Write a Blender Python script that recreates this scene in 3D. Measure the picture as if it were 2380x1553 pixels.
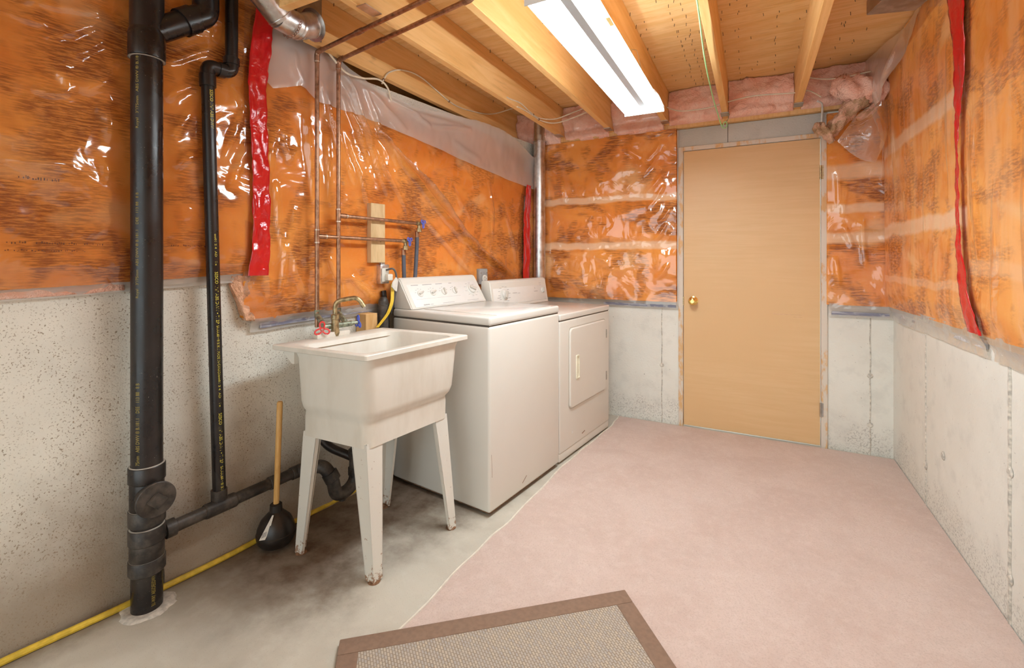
import bpy, bmesh, math, random
import numpy as np
from mathutils import Vector, Matrix

for o in list(bpy.data.objects): bpy.data.objects.remove(o, do_unlink=True)
S = bpy.context.scene
COL = S.collection
rng = random.Random(7)

# ------------------------------------------------------------------ camera, world, exposure
cam_d = bpy.data.cameras.new('camera'); cam = bpy.data.objects.new('camera', cam_d); COL.objects.link(cam)
YAW = math.atan(560/1080.0)
cam.location = (0, 0, 1.24); cam.rotation_euler = (math.pi/2, 0, YAW)
cam_d.sensor_fit = 'HORIZONTAL'; cam_d.sensor_width = 36; cam_d.lens = 36*1080/2380.0
cam_d.shift_y = -(776.5-600)/2380.0
cam_d.clip_start = 0.02
S.camera = cam
W = bpy.data.worlds.new('world'); S.world = W; W.use_nodes = True
bg = W.node_tree.nodes['Background']; bg.inputs[0].default_value = (0.88, 1.0, 1.03, 1); bg.inputs[1].default_value = 2.25
S.view_settings.view_transform = 'Standard'; S.view_settings.look = 'None'
S.view_settings.gamma = 1; S.view_settings.use_curve_mapping = False
S.view_settings.exposure = 0.12
TUBE_POWER = 98.0

# ------------------------------------------------------------------ frames
# camera stands over the world origin, +y runs along the right wall into the room
A = np.array([-2.05, .54]); ANG = math.atan(.1294)
UU = np.array([math.sin(ANG), math.cos(ANG)]); NN = np.array([math.cos(ANG), -math.sin(ANG)])
EZ = np.array([0, 0, 1.0]); EU = np.array([UU[0], UU[1], 0]); ED = np.array([NN[0], NN[1], 0])
A3 = np.array([A[0], A[1], 0.0])
def L(u, d, z): return A3 + EU*u + ED*d + EZ*z          # left wall: along, out from wall, up
BY = 3.63; RX = .77
def B(u, d, z): return np.array([u, BY-d, z])             # back wall
def R(u, d, z): return np.array([RX-d, u, z])             # right wall
FL = (A3, EU, ED, EZ)
ZJ = 2.225; ZC = 2.455                                     # joist bottoms, subfloor

# ------------------------------------------------------------------ numpy noise
_tab = np.random.RandomState(3).rand(256, 256)
def vnoise(x, y, seed=0):
    x = np.asarray(x, float)+seed*17.31; y = np.asarray(y, float)+seed*9.77
    xi = np.floor(x).astype(int); yi = np.floor(y).astype(int); fx = x-xi; fy = y-yi
    fx = fx*fx*(3-2*fx); fy = fy*fy*(3-2*fy)
    g = lambda a, b: _tab[a & 255, b & 255]
    return (g(xi, yi)*(1-fx)+g(xi+1, yi)*fx)*(1-fy)+(g(xi, yi+1)*(1-fx)+g(xi+1, yi+1)*fx)*fy
def fbm(x, y, seed=0, octv=3):
    s = 0; a = .5
    for k in range(octv):
        s = s+a*(vnoise(x, y, seed+k)-.5); x = x*2.03; y = y*2.03; a *= .5
    return s*2
def ridges(u, z, lines):
    h = np.zeros_like(u)
    for ln in lines:
        u0, z0, u1, z1 = ln[:4]; w = ln[4] if len(ln) > 4 else .012; a = ln[5] if len(ln) > 5 else .012
        dx, dz = u1-u0, z1-z0; l2 = dx*dx+dz*dz
        t = ((u-u0)*dx+(z-z0)*dz)/l2; tc = np.clip(t, 0, 1)
        wob = .012*fbm(t*3, t*0+u0*7, 5, 2)
        px = u-(u0+tc*dx); pz = z-(z0+tc*dz)
        dist = np.abs(px*dz-pz*dx)/math.sqrt(l2)
        sgn = (px*dz-pz*dx)/math.sqrt(l2)+wob
        over = np.clip(np.abs(t-.5)-.5, 0, None)*math.sqrt(l2)
        taper = np.clip(np.sin(np.clip(t, 0, 1)*math.pi), 0, 1)**.5
        h += a*taper*np.exp(-(sgn/w)**2)*np.exp(-(over/w)**2)
    return h

# ------------------------------------------------------------------ mesh builder
def nrm(v): v = np.asarray(v, float); return v/np.linalg.norm(v)
def frame(axis):
    a = nrm(axis); h = np.array([0, 0, 1.0]) if abs(a[2]) < .9 else np.array([1.0, 0, 0])
    x = nrm(np.cross(h, a)); y = np.cross(a, x); return x, y, a
class MB:
    def __init__(s): s.v = []; s.f = []; s.uv = None
    def add(s, vs, fs):
        o = len(s.v); s.v += [tuple(map(float, v)) for v in vs]; s.f += [tuple(i+o for i in f) for f in fs]; return s
    def tube(s, path, r, seg=14, caps=True):
        P = [np.asarray(p, float) for p in path]; n = len(P); rr = r if hasattr(r, '__len__') else [r]*n
        T = []
        for i in range(n):
            t = (P[min(i+1, n-1)]-P[max(i-1, 0)]); T.append(nrm(t))
        x, y, _ = frame(T[0]); vs = []; fs = []
        for i in range(n):
            if i:
                x = x-T[i]*np.dot(x, T[i]); x = nrm(x); y = np.cross(T[i], x)
            for k in range(seg):
                a = 2*math.pi*k/seg; vs.append(P[i]+rr[i]*(math.cos(a)*x+math.sin(a)*y))
        for i in range(n-1):
            for k in range(seg):
                k2 = (k+1) % seg; fs.append((i*seg+k, i*seg+k2, (i+1)*seg+k2, (i+1)*seg+k))
        if caps: fs.append(tuple(range(seg))[::-1]); fs.append(tuple((n-1)*seg+k for k in range(seg)))
        return s.add(vs, fs)
    def lathe(s, prof, org, axis, seg=24, caps=True):
        x, y, a = frame(axis); org = np.asarray(org, float); vs = []; fs = []
        for (r, h) in prof:
            for k in range(seg):
                t = 2*math.pi*k/seg; vs.append(org+a*h+max(r, 1e-5)*(math.cos(t)*x+math.sin(t)*y))
        for i in range(len(prof)-1):
            for k in range(seg):
                k2 = (k+1) % seg; fs.append((i*seg+k, i*seg+k2, (i+1)*seg+k2, (i+1)*seg+k))
        if caps: fs.append(tuple(range(seg))[::-1]); fs.append(tuple((len(prof)-1)*seg+k for k in range(seg)))
        return s.add(vs, fs)
    def box(s, fr, a0, a1, b0, b1, c0, c1, bev=0.0, seg=2):
        o, e1, e2, e3 = [np.asarray(t, float) for t in fr]
        bm = bmesh.new(); bmesh.ops.create_cube(bm, size=1.0)
        for v in bm.verts:
            v.co = Vector(((v.co.x+.5)*(a1-a0)+a0, (v.co.y+.5)*(b1-b0)+b0, (v.co.z+.5)*(c1-c0)+c0))
        if bev > 0: bmesh.ops.bevel(bm, geom=bm.edges[:], offset=bev, segments=seg, affect='EDGES', profile=.5)
        bm.verts.index_update()
        flip = np.dot(np.cross(e1, e2), e3) < 0
        vs = [o+e1*v.co.x+e2*v.co.y+e3*v.co.z for v in bm.verts]
        fs = [tuple(v.index for v in (list(f.verts)[::-1] if flip else list(f.verts))) for f in bm.faces]; bm.free()
        return s.add(vs, fs)
    def prism(s, fr, poly, c0, c1):
        """poly in (e1,e2), extruded along e3 from c0 to c1"""
        o, e1, e2, e3 = [np.asarray(t, float) for t in fr]; n = len(poly)
        vs = [o+e1*p[0]+e2*p[1]+e3*c0 for p in poly]+[o+e1*p[0]+e2*p[1]+e3*c1 for p in poly]
        fs = [tuple(range(n))[::-1], tuple(range(n, 2*n))]+[(i, (i+1) % n, n+(i+1) % n, n+i) for i in range(n)]
        return s.add(vs, fs)
    def loft(s, loops, cap0=True, cap1=True):
        n = len(loops[0]); vs = [p for l in loops for p in l]; fs = []
        for i in range(len(loops)-1):
            for k in range(n):
                k2 = (k+1) % n; fs.append((i*n+k, i*n+k2, (i+1)*n+k2, (i+1)*n+k))
        if cap0: fs.append(tuple(range(n))[::-1])
        if cap1: fs.append(tuple((len(loops)-1)*n+k for k in range(n)))
        return s.add(vs, fs)
    def torus(s, c, axis, R_, r, seg=24, rs=8):
        x, y, a = frame(axis); c = np.asarray(c, float)
        pts = [c+R_*(math.cos(t)*x+math.sin(t)*y) for t in np.linspace(0, 2*math.pi, seg, endpoint=False)]
        vs = []; fs = []
        for i, t in enumerate(np.linspace(0, 2*math.pi, seg, endpoint=False)):
            rd = math.cos(t)*x+math.sin(t)*y
            for k in range(rs):
                q = 2*math.pi*k/rs; vs.append(c+rd*(R_+r*math.cos(q))+a*r*math.sin(q))
        for i in range(seg):
            for k in range(rs):
                i2 = (i+1) % seg; k2 = (k+1) % rs; fs.append((i*rs+k, i2*rs+k, i2*rs+k2, i*rs+k2))
        return s.add(vs, fs)
    def build(s, name, mat, parent=None, origin=None, smooth=35):
        me = bpy.data.meshes.new(name); v = np.array(s.v)
        base = np.array([0, 0, 0.0])
        if parent is not None: base = np.array(parent.get('_o', (0, 0, 0)))
        elif origin is not None: base = np.asarray(origin, float)
        else:
            lo, hi = v.min(0), v.max(0); base = np.array([(lo[0]+hi[0])/2, (lo[1]+hi[1])/2, lo[2]])
        me.from_pydata([tuple(p) for p in (v-base)], [], s.f); me.update()
        if s.uv is not None:
            uvl = me.uv_layers.new(name='UVMap'); li = np.zeros(len(me.loops), int); me.loops.foreach_get('vertex_index', li)
            uvl.data.foreach_set('uv', np.asarray(s.uv, np.float32)[li].ravel())
        me.materials.append(mat)
        if smooth:
            me.polygons.foreach_set('use_smooth', [True]*len(me.polygons)); me.set_sharp_from_angle(angle=math.radians(smooth))
        o = bpy.data.objects.new(name, me); COL.objects.link(o)
        if parent is not None:
            o.parent = parent
        else:
            o.location = base
        o['_o'] = tuple(base)
        return o
def sheet(mp, us, zlo, zhi, nz, dfun, back=None):
    """wrinkled sheet over a wall; mp maps (u,d,z); rim returned to depth `back` makes it a solid slab"""
    mb = MB(); nu = len(us); us = np.asarray(us, float)
    lo = zlo(us) if callable(zlo) else np.full(nu, zlo); hi = zhi(us) if callable(zhi) else np.full(nu, zhi)
    t = np.linspace(0, 1, nz); U2 = np.repeat(us[:, None], nz, 1); Z2 = lo[:, None]+(hi-lo)[:, None]*t[None, :]
    D2 = dfun(U2, Z2)
    mb.v = [tuple(mp(U2[i, j], D2[i, j], Z2[i, j])) for i in range(nu) for j in range(nz)]
    mb.uv = [(U2[i, j], Z2[i, j]) for i in range(nu) for j in range(nz)]
    mb.f = [(i*nz+j, (i+1)*nz+j, (i+1)*nz+j+1, i*nz+j+1) for i in range(nu-1) for j in range(nz-1)]
    if back is not None:
        per = [(i, 0) for i in range(nu)]+[(nu-1, j) for j in range(1, nz)]+[(i, nz-1) for i in range(nu-2, -1, -1)]+[(0, j) for j in range(nz-2, 0, -1)]
        o = len(mb.v)
        for (i, j) in per:
            mb.v.append(tuple(mp(U2[i, j], back, Z2[i, j]))); mb.uv.append((U2[i, j], Z2[i, j]))
        n = len(per)
        for k in range(n):
            a, b = per[k], per[(k+1) % n]; mb.f.append((a[0]*nz+a[1], o+k, o+(k+1) % n, b[0]*nz+b[1]))
    return mb

# ------------------------------------------------------------------ scene objects
def thing(name, label, cat, loc, group=None):
    o = bpy.data.objects.new(name, None); COL.objects.link(o); o.location = tuple(map(float, loc)); o.empty_display_size = .1
    o['label'] = label; o['category'] = cat; o['_o'] = tuple(map(float, loc))
    if group: o['group'] = group
    return o
def struct_empty(name, loc=(0, 0, 0)):
    o = bpy.data.objects.new(name, None); COL.objects.link(o); o.location = loc; o['_o'] = tuple(loc); o['kind'] = 'structure'; return o
def tag(o, label, cat, group=None):
    o['label'] = label; o['category'] = cat
    if group: o['group'] = group
    return o
def arc(c, r, e1, e2, a0, a1, n=8):
    return [np.asarray(c)+r*(math.cos(t)*np.asarray(e1)+math.sin(t)*np.asarray(e2)) for t in np.linspace(a0, a1, n)]
def smooth_path(pts, n=8):
    P = [np.asarray(p, float) for p in pts]; P = [2*P[0]-P[1]]+P+[2*P[-1]-P[-2]]; out = []
    for i in range(1, len(P)-2):
        for t in np.linspace(0, 1, n, endpoint=False):
            a, b, c, d = P[i-1], P[i], P[i+1], P[i+2]
            out.append(.5*((2*b)+(-a+c)*t+(2*a-5*b+4*c-d)*t*t+(-a+3*b-3*c+d)*t**3))
    out.append(P[-2]); return out
def bend_path(pts, rad, n=7):
    """polyline with rounded corners"""
    P = [np.asarray(p, float) for p in pts]; out = [P[0]]
    for i in range(1, len(P)-1):
        a, b, c = P[i-1], P[i], P[i+1]; d1 = nrm(a-b); d2 = nrm(c-b)
        r = min(rad, np.linalg.norm(a-b)*.49, np.linalg.norm(c-b)*.49)
        p0 = b+d1*r; p1 = b+d2*r
        for t in np.linspace(0, 1, n): out.append((1-t)**2*p0+2*t*(1-t)*b+t*t*p1)
    out.append(P[-1]); return out
def text_geo(body, width=None, height=None):
    cu = bpy.data.curves.new('txt', 'FONT'); cu.body = body; cu.resolution_u = 2; cu.size = 1
    o = bpy.data.objects.new('txt', cu); COL.objects.link(o)
    bpy.context.view_layer.update()
    me = o.evaluated_get(bpy.context.evaluated_depsgraph_get()).to_mesh()
    v = np.array([tuple(p.co) for p in me.vertices]); fs = [tuple(p.vertices) for p in me.polygons]
    bpy.data.objects.remove(o, do_unlink=True); bpy.data.curves.remove(cu)
    v = v[:, :2]; v -= v.min(0); ext = v.max(0)
    if width: v[:, 0] *= width/ext[0]
    if height: v[:, 1] *= height/ext[1]
    return v, fs
def text_on_cyl(mb, body, width, height, p0, axis, face, upv, r):
    """p0: axis point at the text start, axis: reading direction, face: outward direction at the text centre line, upv: direction of letter tops"""
    v, fs = text_geo(body, width, height); ax = nrm(axis); f = nrm(face-np.dot(face, ax)*ax); up = nrm(np.cross(ax, f))
    if np.dot(up, upv) < 0: up = -up
    out = []
    for (x, y) in v:
        a = (y-height/2)/r; out.append(np.asarray(p0)+ax*x+r*1.012*(math.cos(a)*f+math.sin(a)*up))
    mb.add(out, fs)
def text_on_plane(mb, body, width, height, p0, e1, e2):
    v, fs = text_geo(body, width, height); mb.add([np.asarray(p0)+np.asarray(e1)*x+np.asarray(e2)*y for x, y in v], fs)
CAMP = np.array([0, 0, 1.24])
def facing(c, frac):
    """outward direction on a vertical pipe at c; frac -1..1 runs from the pipe's left edge to its right edge as seen from the room"""
    f = nrm(np.array([-c[0], -c[1], 0])); rgt = np.array([f[1]*-1, f[0], 0]); a = math.asin(frac)
    return math.cos(a)*f+math.sin(a)*rgt, rgt

# ------------------------------------------------------------------ materials
class NT:
    def __init__(s, name):
        s.m = bpy.data.materials.new(name); s.m.use_nodes = True; s.t = s.m.node_tree; s.t.nodes.clear()
        s.out = s.t.nodes.new('ShaderNodeOutputMaterial')
    def n(s, typ, ins=None, **kw):
        nd = s.t.nodes.new(typ)
        for k, v in kw.items(): setattr(nd, k, v)
        for k, v in (ins or {}).items():
            if v is None: continue
            if hasattr(v, 'bl_rna') and v.bl_rna.identifier.startswith('NodeSocket'): s.t.links.new(v, nd.inputs[k])
            else:
                if isinstance(v, tuple) and len(v) == 3 and nd.inputs[k].type == 'RGBA': v = v+(1,)
                nd.inputs[k].default_value = v
        return nd
    def obj(s): return s.n('ShaderNodeTexCoord').outputs['Object']
    def geo(s): return s.n('ShaderNodeNewGeometry').outputs['Position']
    def uv(s): return s.n('ShaderNodeUVMap', uv_map='UVMap').outputs[0]
    def map(s, v, sc, loc=(0, 0, 0), rot=(0, 0, 0)): return s.n('ShaderNodeMapping', {0: v, 1: loc, 2: rot, 3: sc}).outputs[0]
    def noise(s, v, scale=5, det=3, rough=.5, dist=0): return s.n('ShaderNodeTexNoise', {'Vector': v, 'Scale': scale, 'Detail': det, 'Roughness': rough, 'Distortion': dist}).outputs[0]
    def vor(s, v, scale=5, out='Distance', feature='F1'): return s.n('ShaderNodeTexVoronoi', {'Vector': v, 'Scale': scale}, feature=feature).outputs[out]
    def step(s, x, a, b, lo=0.0, hi=1.0): return s.n('ShaderNodeMapRange', {0: x, 1: a, 2: b, 3: lo, 4: hi}, interpolation_type='SMOOTHSTEP').outputs[0]
    def math(s, op, a, b=None): return s.n('ShaderNodeMath', {0: a, 1: b}, operation=op).outputs[0]
    def mul(s, a, b): return s.math('MULTIPLY', a, b)
    def mix(s, f, a, b):
        nd = s.n('ShaderNodeMix', data_type='RGBA')
        for i, v in ((0, f), (6, a), (7, b)):
            if hasattr(v, 'bl_rna') and v.bl_rna.identifier.startswith('NodeSocket'): s.t.links.new(v, nd.inputs[i])
            else: nd.inputs[i].default_value = (v+(1,)) if isinstance(v, tuple) and len(v) == 3 else v
        return nd.outputs[2]
    def xyz(s, v): return s.n('ShaderNodeSeparateXYZ', {0: v}).outputs
    def bump(s, h, strength=.3, dist=.01): return s.n('ShaderNodeBump', {'Height': h, 'Strength': strength, 'Distance': dist}).outputs[0]
    def pbr(s, col, rough=.6, metal=0, normal=None, spec=.5, **kw):
        ins = {'Base Color': col, 'Roughness': rough, 'Metallic': metal, 'Specular IOR Level': spec}
        if normal is not None: ins['Normal'] = normal
        ins.update(kw)
        p = s.n('ShaderNodeBsdfPrincipled', ins); s.t.links.new(p.outputs[0], s.out.inputs[0]); return s.m

def plain(name, col, rough=.5, metal=0, var=.08, scale=30, spec=.5, bumps=0.0):
    n = NT(name); v = n.geo(); x = n.noise(v, scale, 3)
    c = n.mix(n.step(x, .3, .7), tuple(k*(1-var) for k in col), tuple(min(1, k*(1+var)) for k in col))
    return n.pbr(c, rough, metal, n.bump(x, bumps, .002) if bumps else None, spec)

def m_concrete(name, base, dark, pit_scale, pit_lo, grey=None, streak=False):
    n = NT(name); v = n.geo()
    big = n.noise(v, 1.6, 4, .6); mid = n.noise(v, 9, 4, .6); fine = n.noise(v, pit_scale, 2, .6); g = n.noise(v, 90, 2)
    c = n.mix(n.step(big, .35, .7), base, grey or tuple(k*.82 for k in base))
    c = n.mix(n.mul(n.step(mid, .5, .75), .35), c, tuple(k*.7 for k in base))
    c = n.mix(n.mul(n.step(fine, pit_lo, pit_lo+.07), n.step(mid, .3, .6, .25, .9)), c, dark)
    h = n.math('ADD', n.mul(fine, -1.0), n.mul(g, .4))
    return n, v, c, h
n_, v_, c_, h_ = m_concrete('concrete_left', (.82, .78, .69), (.26, .19, .12), 170, .585)
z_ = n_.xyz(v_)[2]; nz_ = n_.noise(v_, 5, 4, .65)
low = n_.mul(n_.step(n_.math('ADD', z_, n_.mul(nz_, -.5)), .42, -.18), .8)  # brown stain near the floor, colour deepened for shade by the tub
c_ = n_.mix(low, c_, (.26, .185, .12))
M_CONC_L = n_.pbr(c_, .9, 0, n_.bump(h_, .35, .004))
n_, v_, c_, h_ = m_concrete('concrete_poured', (.82, .80, .73), (.36, .33, .28), 75, .70, (.75, .72, .65))
z_ = n_.xyz(v_)[2]; nz_ = n_.noise(v_, 6, 5, .7); crk = n_.vor(n_.map(v_, (14, 14, 20)), 1, feature='F1')
honey = n_.mul(n_.step(n_.math('ADD', z_, n_.mul(nz_, -.9)), -.22, -.42), n_.step(n_.noise(v_, 110, 4, .75), .50, .62))
c_ = n_.mix(n_.mul(honey, .5), c_, (.24, .21, .17))
M_CONC = n_.pbr(c_, .9, 0, n_.bump(n_.math('ADD', h_, n_.mul(honey, -1.5)), .35, .004))
n_, v_, c_, h_ = m_concrete('concrete_lintel', (.56, .55, .51), (.3, .28, .24), 80, .66, (.48, .47, .43))
M_SEAM = plain('rough_seam', (.60, .555, .485), .95, 0, .3, 60)
M_LINTEL = n_.pbr(c_, .95, 0, n_.bump(h_, .4, .004))

def m_floor():
    n = NT('concrete_floor'); v = n.geo(); p = n.xyz(v)
    big = n.noise(v, 2.2, 4, .6, .4); mid = n.noise(v, 12, 4, .65); fine = n.noise(v, 120, 2)
    c = n.mix(n.step(big, .3, .7), (.62, .575, .49), (.52, .47, .39))
    c = n.mix(n.mul(n.step(mid, .5, .7), .4), c, (.66, .62, .54))
    # old water stain around the drain line, with tub shadow painted in
    du = n.math('ADD', n.mul(p[0], float(NN[0])), n.mul(p[1], float(NN[1])))
    dist = n.math('SUBTRACT', du, float(A@NN))
    al = n.math('SUBTRACT', n.math('ADD', n.mul(p[0], float(UU[0])), n.mul(p[1], float(UU[1]))), float(A@UU))
    wob = n.math('SUBTRACT', n.noise(v, 4.5, 5, .65), .5)
    edge = n.step(n.math('ADD', dist, n.mul(wob, .6)), .80, .36)
    along = n.mul(n.step(al, .15, .75), n.step(al, 2.2, 1.6))
    st = n.mul(n.mul(edge, along), n.step(mid, .2, .7, 1.0, .75))
    c = n.mix(st, c, (.11, .062, .033))
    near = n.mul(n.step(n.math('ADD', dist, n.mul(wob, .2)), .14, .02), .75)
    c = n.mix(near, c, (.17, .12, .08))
    c = n.mix(n.mul(n.step(n.noise(v, 300, 1), .68, .72), .5), c, (.25, .2, .15))
    return n.pbr(c, .65, 0, n.bump(n.math('ADD', mid, n.mul(fine, .3)), .15, .004), .35)
M_FLOOR = m_floor()
def m_carpet():
    n = NT('pink_carpet'); v = n.geo(); big = n.noise(v, 3.0, 5, .65, .5); fine = n.noise(v, 420, 2, .7); mid = n.noise(v, 26, 3, .6)
    c = n.mix(n.step(big, .35, .68), (.71, .565, .505), (.64, .49, .43))
    c = n.mix(n.mul(n.step(mid, .45, .7), .3), c, (.79, .66, .60))
    tuft = n.noise(v, 170, 3, .75)
    c = n.mix(n.mul(n.step(tuft, .48, .66), .45), c, (.50, .37, .31)); c = n.mix(n.mul(n.step(fine, .35, .65), .3), c, (.58, .44, .38))
    return n.pbr(c, .95, 0, n.bump(n.math('ADD', fine, tuft), .45, .004), .1)
M_CARPET = m_carpet()
def m_wood(name, a, b, scale, knots=True, rough=.65, dark=(.28, .13, .05)):
    n = NT(name); v = n.geo(); g = n.noise(n.map(v, scale), 1, 5, .6, 1.2); g2 = n.noise(n.map(v, tuple(k*3.3 for k in scale)), 1, 3, .6)
    c = n.mix(n.step(g, .3, .72), a, b); c = n.mix(n.mul(n.step(g2, .52, .72), .35), c, tuple(k*.72 for k in b))
    if knots:
        k = n.noise(n.map(v, tuple(q*.55+2.2 for q in scale)), 1, 2, .5)
        c = n.mix(n.mul(n.step(k, .72, .80), .8), c, dark)
    return n.pbr(c, rough, 0, n.bump(g2, .12, .002), .3)
M_JOIST = m_wood('joist_wood', (.88, .54, .23), (.78, .43, .15), (16, 1.3, 16))
M_PLY = m_wood('plywood', (.90, .60, .29), (.80, .47, .18), (3.0, 22, 22))
M_BLOCKW = m_wood('block_wood', (.74, .55, .31), (.63, .43, .22), (25, 25, 3), False)
M_POSTW = m_wood('post_wood', (.76, .48, .22), (.66, .36, .13), (25, 25, 3), False)
M_HANDLE = m_wood('plunger_wood', (.76, .47, .18), (.63, .33, .09), (60, 60, 6), False, .4)
n_ = NT('door_veneer'); v_ = n_.geo(); a_ = n_.noise(n_.map(v_, (2.5, 6, 40)), 1, 4, .6, .6); b_ = n_.noise(n_.map(v_, (1.2, 1, 1.5)), 1, 3)
M_DOOR = n_.pbr(n_.mix(n_.step(b_, .35, .65), n_.mix(n_.step(a_, .3, .75), (.75, .50, .265), (.70, .45, .225)), (.72, .46, .23)), .42, 0, None, .4)
n_ = NT('painted_jamb'); v_ = n_.geo(); x_ = n_.noise(n_.map(v_, (14, 14, 5)), 1, 5, .7)
M_JAMB = n_.pbr(n_.mix(n_.step(x_, .48, .6), (.70, .62, .53), (.70, .43, .20)), .6)
def m_insul(name, bands=(), fuzz=0.0, seed=0, dark_amt=1.0, ss=(22, 165), vert=0.0):
    n = NT(name); uv = n.uv(); v = n.map(uv, (1, 1, 1), (seed*3.7, seed*1.9, 0)); p = n.xyz(uv)
    st = n.noise(n.map(v, (ss[0], ss[1], 1)), 1, 4, .65, fuzz); fib = n.noise(n.map(v, (90, 420, 1)), 1, 2, .6, fuzz)
    bl = n.noise(n.map(v, (3.0, 4.2, 1)), 1, 3, .55, .5); bl2 = n.noise(n.map(v, (7.5, 4.0, 1)), 1, 2, .5, .2)
    hue = n.noise(n.map(v, (2.2, 3.0, 1), (5, 3, 0)), 1, 3, .6, .3)
    c = n.mix(n.step(hue, .36, .64), (.95, .40, .075), (.86, .29, .035))
    area = n.math('MAXIMUM', n.step(bl, .47, .60), n.mul(n.step(bl2, .52, .62), .75))
    dk = n.mul(n.math('ADD', n.mul(n.mul(area, n.step(st, .40, .58)), .78), n.mul(n.step(bl, .50, .66), .28)), dark_amt)
    c = n.mix(n.mul(n.step(fib, .5, .66), n.mul(area, .35)), c, (.58, .17, .025))
    c = n.mix(dk, c, (.36, .10, .015))
    pl = n.noise(n.map(v, (2.6, 3.4, 1), (11, 7, 0)), 1, 3, .5, .6)
    c = n.mix(n.mul(n.step(pl, .58, .72), .75), c, (.96, .56, .25))
    if vert:
        vs_ = n.noise(n.map(v, (8, 1.5, 1)), 1, 3, .55, .9)
        c = n.mix(n.mul(n.step(vs_, .44, .66), vert), c, (.98, .60, .32))
    wob = n.mul(n.math('SUBTRACT', n.noise(n.map(v, (5, 2, 1)), 1, 3), .5), .06)
    for (zb, hw, amt) in bands:
        q = n.math('ABSOLUTE', n.math('SUBTRACT', n.math('ADD', p[1], wob), zb))
        c = n.mix(n.mul(n.step(q, hw*1.25, hw*.6), amt), c, (.97, .66, .42))
    return n.pbr(c, .9, 0, n.bump(n.math('ADD', st, fib), .25, .003), .15)
M_INS_A = m_insul('insulation_a', [], .05, 1)
M_INS_B = m_insul('insulation_b', [], .05, 2)
M_INS_BK = m_insul('insulation_back', [(1.70, .028, .9), (1.335, .03, .9)], .05, 3, 1.1, (13, 105))
M_INS_BR = m_insul('insulation_back_right', [(1.56, .03, .85), (1.37, .035, .9), (1.79, .05, .8)], .05, 4, 1.1, (13, 105))
M_INS_R = m_insul('insulation_right', [(1.88, .035, .85), (1.40, .038, .85), (1.12, .02, .4)], .25, 5, .85, (26, 95), .3)
M_INS_R2 = m_insul('insulation_right_near', [(1.2, .03, .3)], .25, 6, .85, (26, 95), .35)
def m_pink():
    n = NT('pink_fibreglass'); v = n.geo(); a = n.noise(v, 7, 5, .65, .6); b = n.noise(v, 45, 4, .65)
    c = n.mix(n.step(a, .35, .65), (.98, .64, .52), (.92, .47, .34)); c = n.mix(n.mul(n.step(b, .5, .75), .45), c, (.98, .70, .57))
    return n.pbr(c, .95, 0, n.bump(n.math('ADD', b, a), .8, .02), .1)
M_PINK = m_pink()
n_ = NT('dusty_fibreglass'); v_ = n_.geo(); a_ = n_.noise(v_, 14, 5, .65, .5); b_ = n_.noise(v_, 70, 4, .6)
M_DUSTY = n_.pbr(n_.mix(n_.step(a_, .38, .62), (.84, .52, .38), (.50, .32, .18)), .95, 0, n_.bump(n_.math('ADD', a_, b_), .8, .015), .1)
n_ = NT('torn_fibreglass'); v_ = n_.geo(); a_ = n_.noise(v_, 22, 5, .65, .5); b_ = n_.noise(v_, 120, 4, .6)
M_TORN = n_.pbr(n_.mix(n_.step(a_, .38, .62), (.95, .55, .36), (.70, .36, .20)), .95, 0, n_.bump(n_.math('ADD', a_, b_), .9, .01), .1)
def m_poly(name, milky, rough=.12, bscale=9, bstr=.35, tint=(.97, .96, .95), gl=.10, fk=.42):
    n = NT(name); v = n.geo()
    h = n.noise(v, bscale, 2, .5, 1.4)
    nm = n.bump(h, bstr, .03)
    fr = n.n('ShaderNodeLayerWeight', {'Blend': .35}).outputs['Fresnel']
    tr = n.n('ShaderNodeBsdfTransparent', {0: tint}).outputs[0]
    g = n.n('ShaderNodeBsdfGlossy', {'Color': (1, .98, .96), 'Roughness': rough, 'Normal': nm}).outputs[0]
    df = n.n('ShaderNodeBsdfDiffuse', {'Color': (.93, .91, .88)}).outputs[0]
    tl = n.n('ShaderNodeBsdfTranslucent', {'Color': (.93, .91, .88)}).outputs[0]
    m1 = n.n('ShaderNodeMixShader', {0: .35, 1: df, 2: tl}).outputs[0]
    m2 = n.n('ShaderNodeMixShader', {0: milky, 1: tr, 2: m1}).outputs[0]
    f = n.math('MINIMUM', n.math('ADD', n.mul(fr, fk), gl), .8)
    m3 = n.n('ShaderNodeMixShader', {0: f, 1: m2, 2: g}).outputs[0]
    n.t.links.new(m3, n.out.inputs[0]); return n.m
M_POLY = m_poly('vapour_barrier', .03, .11, 6, .22, gl=.065, fk=.5)
M_POLY_R = m_poly('vapour_barrier_soft', .03, .16, 7, .2, gl=.02, fk=.22)
M_MILKY = m_poly('milky_plastic', .55, .22, 6, .35, (.95, .93, .91), .06)
M_POCKET = m_poly('pocket_plastic', .22, .14, 9, .5, (.92, .9, .88), .10)
def m_gloss(name, col, rough=.25, bscale=30, bstr=.4):
    n = NT(name); v = n.geo(); h = n.noise(v, bscale, 3, .55, 1.2)
    return n.pbr(col, rough, 0, n.bump(h, bstr, .01), .6)
M_RED = m_gloss('red_tape', (.58, .012, .014), .16, 24, .3)
def m_strip():
    n = NT('sealing_strip'); v = n.geo(); a = n.noise(n.map(v, (9, 9, 60)), 1, 3, .6); b = n.noise(v, 24, 3)
    c = n.mix(n.step(a, .45, .6), (.20, .20, .27), (.42, .42, .47)); c = n.mix(n.mul(n.step(b, .55, .65), .5), c, (.6, .58, .56))
    return n.pbr(c, .35)
M_STRIP = m_strip()
M_STRIPPL = m_poly('strip_plastic', .55, .25, 14, .4, (.9, .88, .84), .08)
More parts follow.
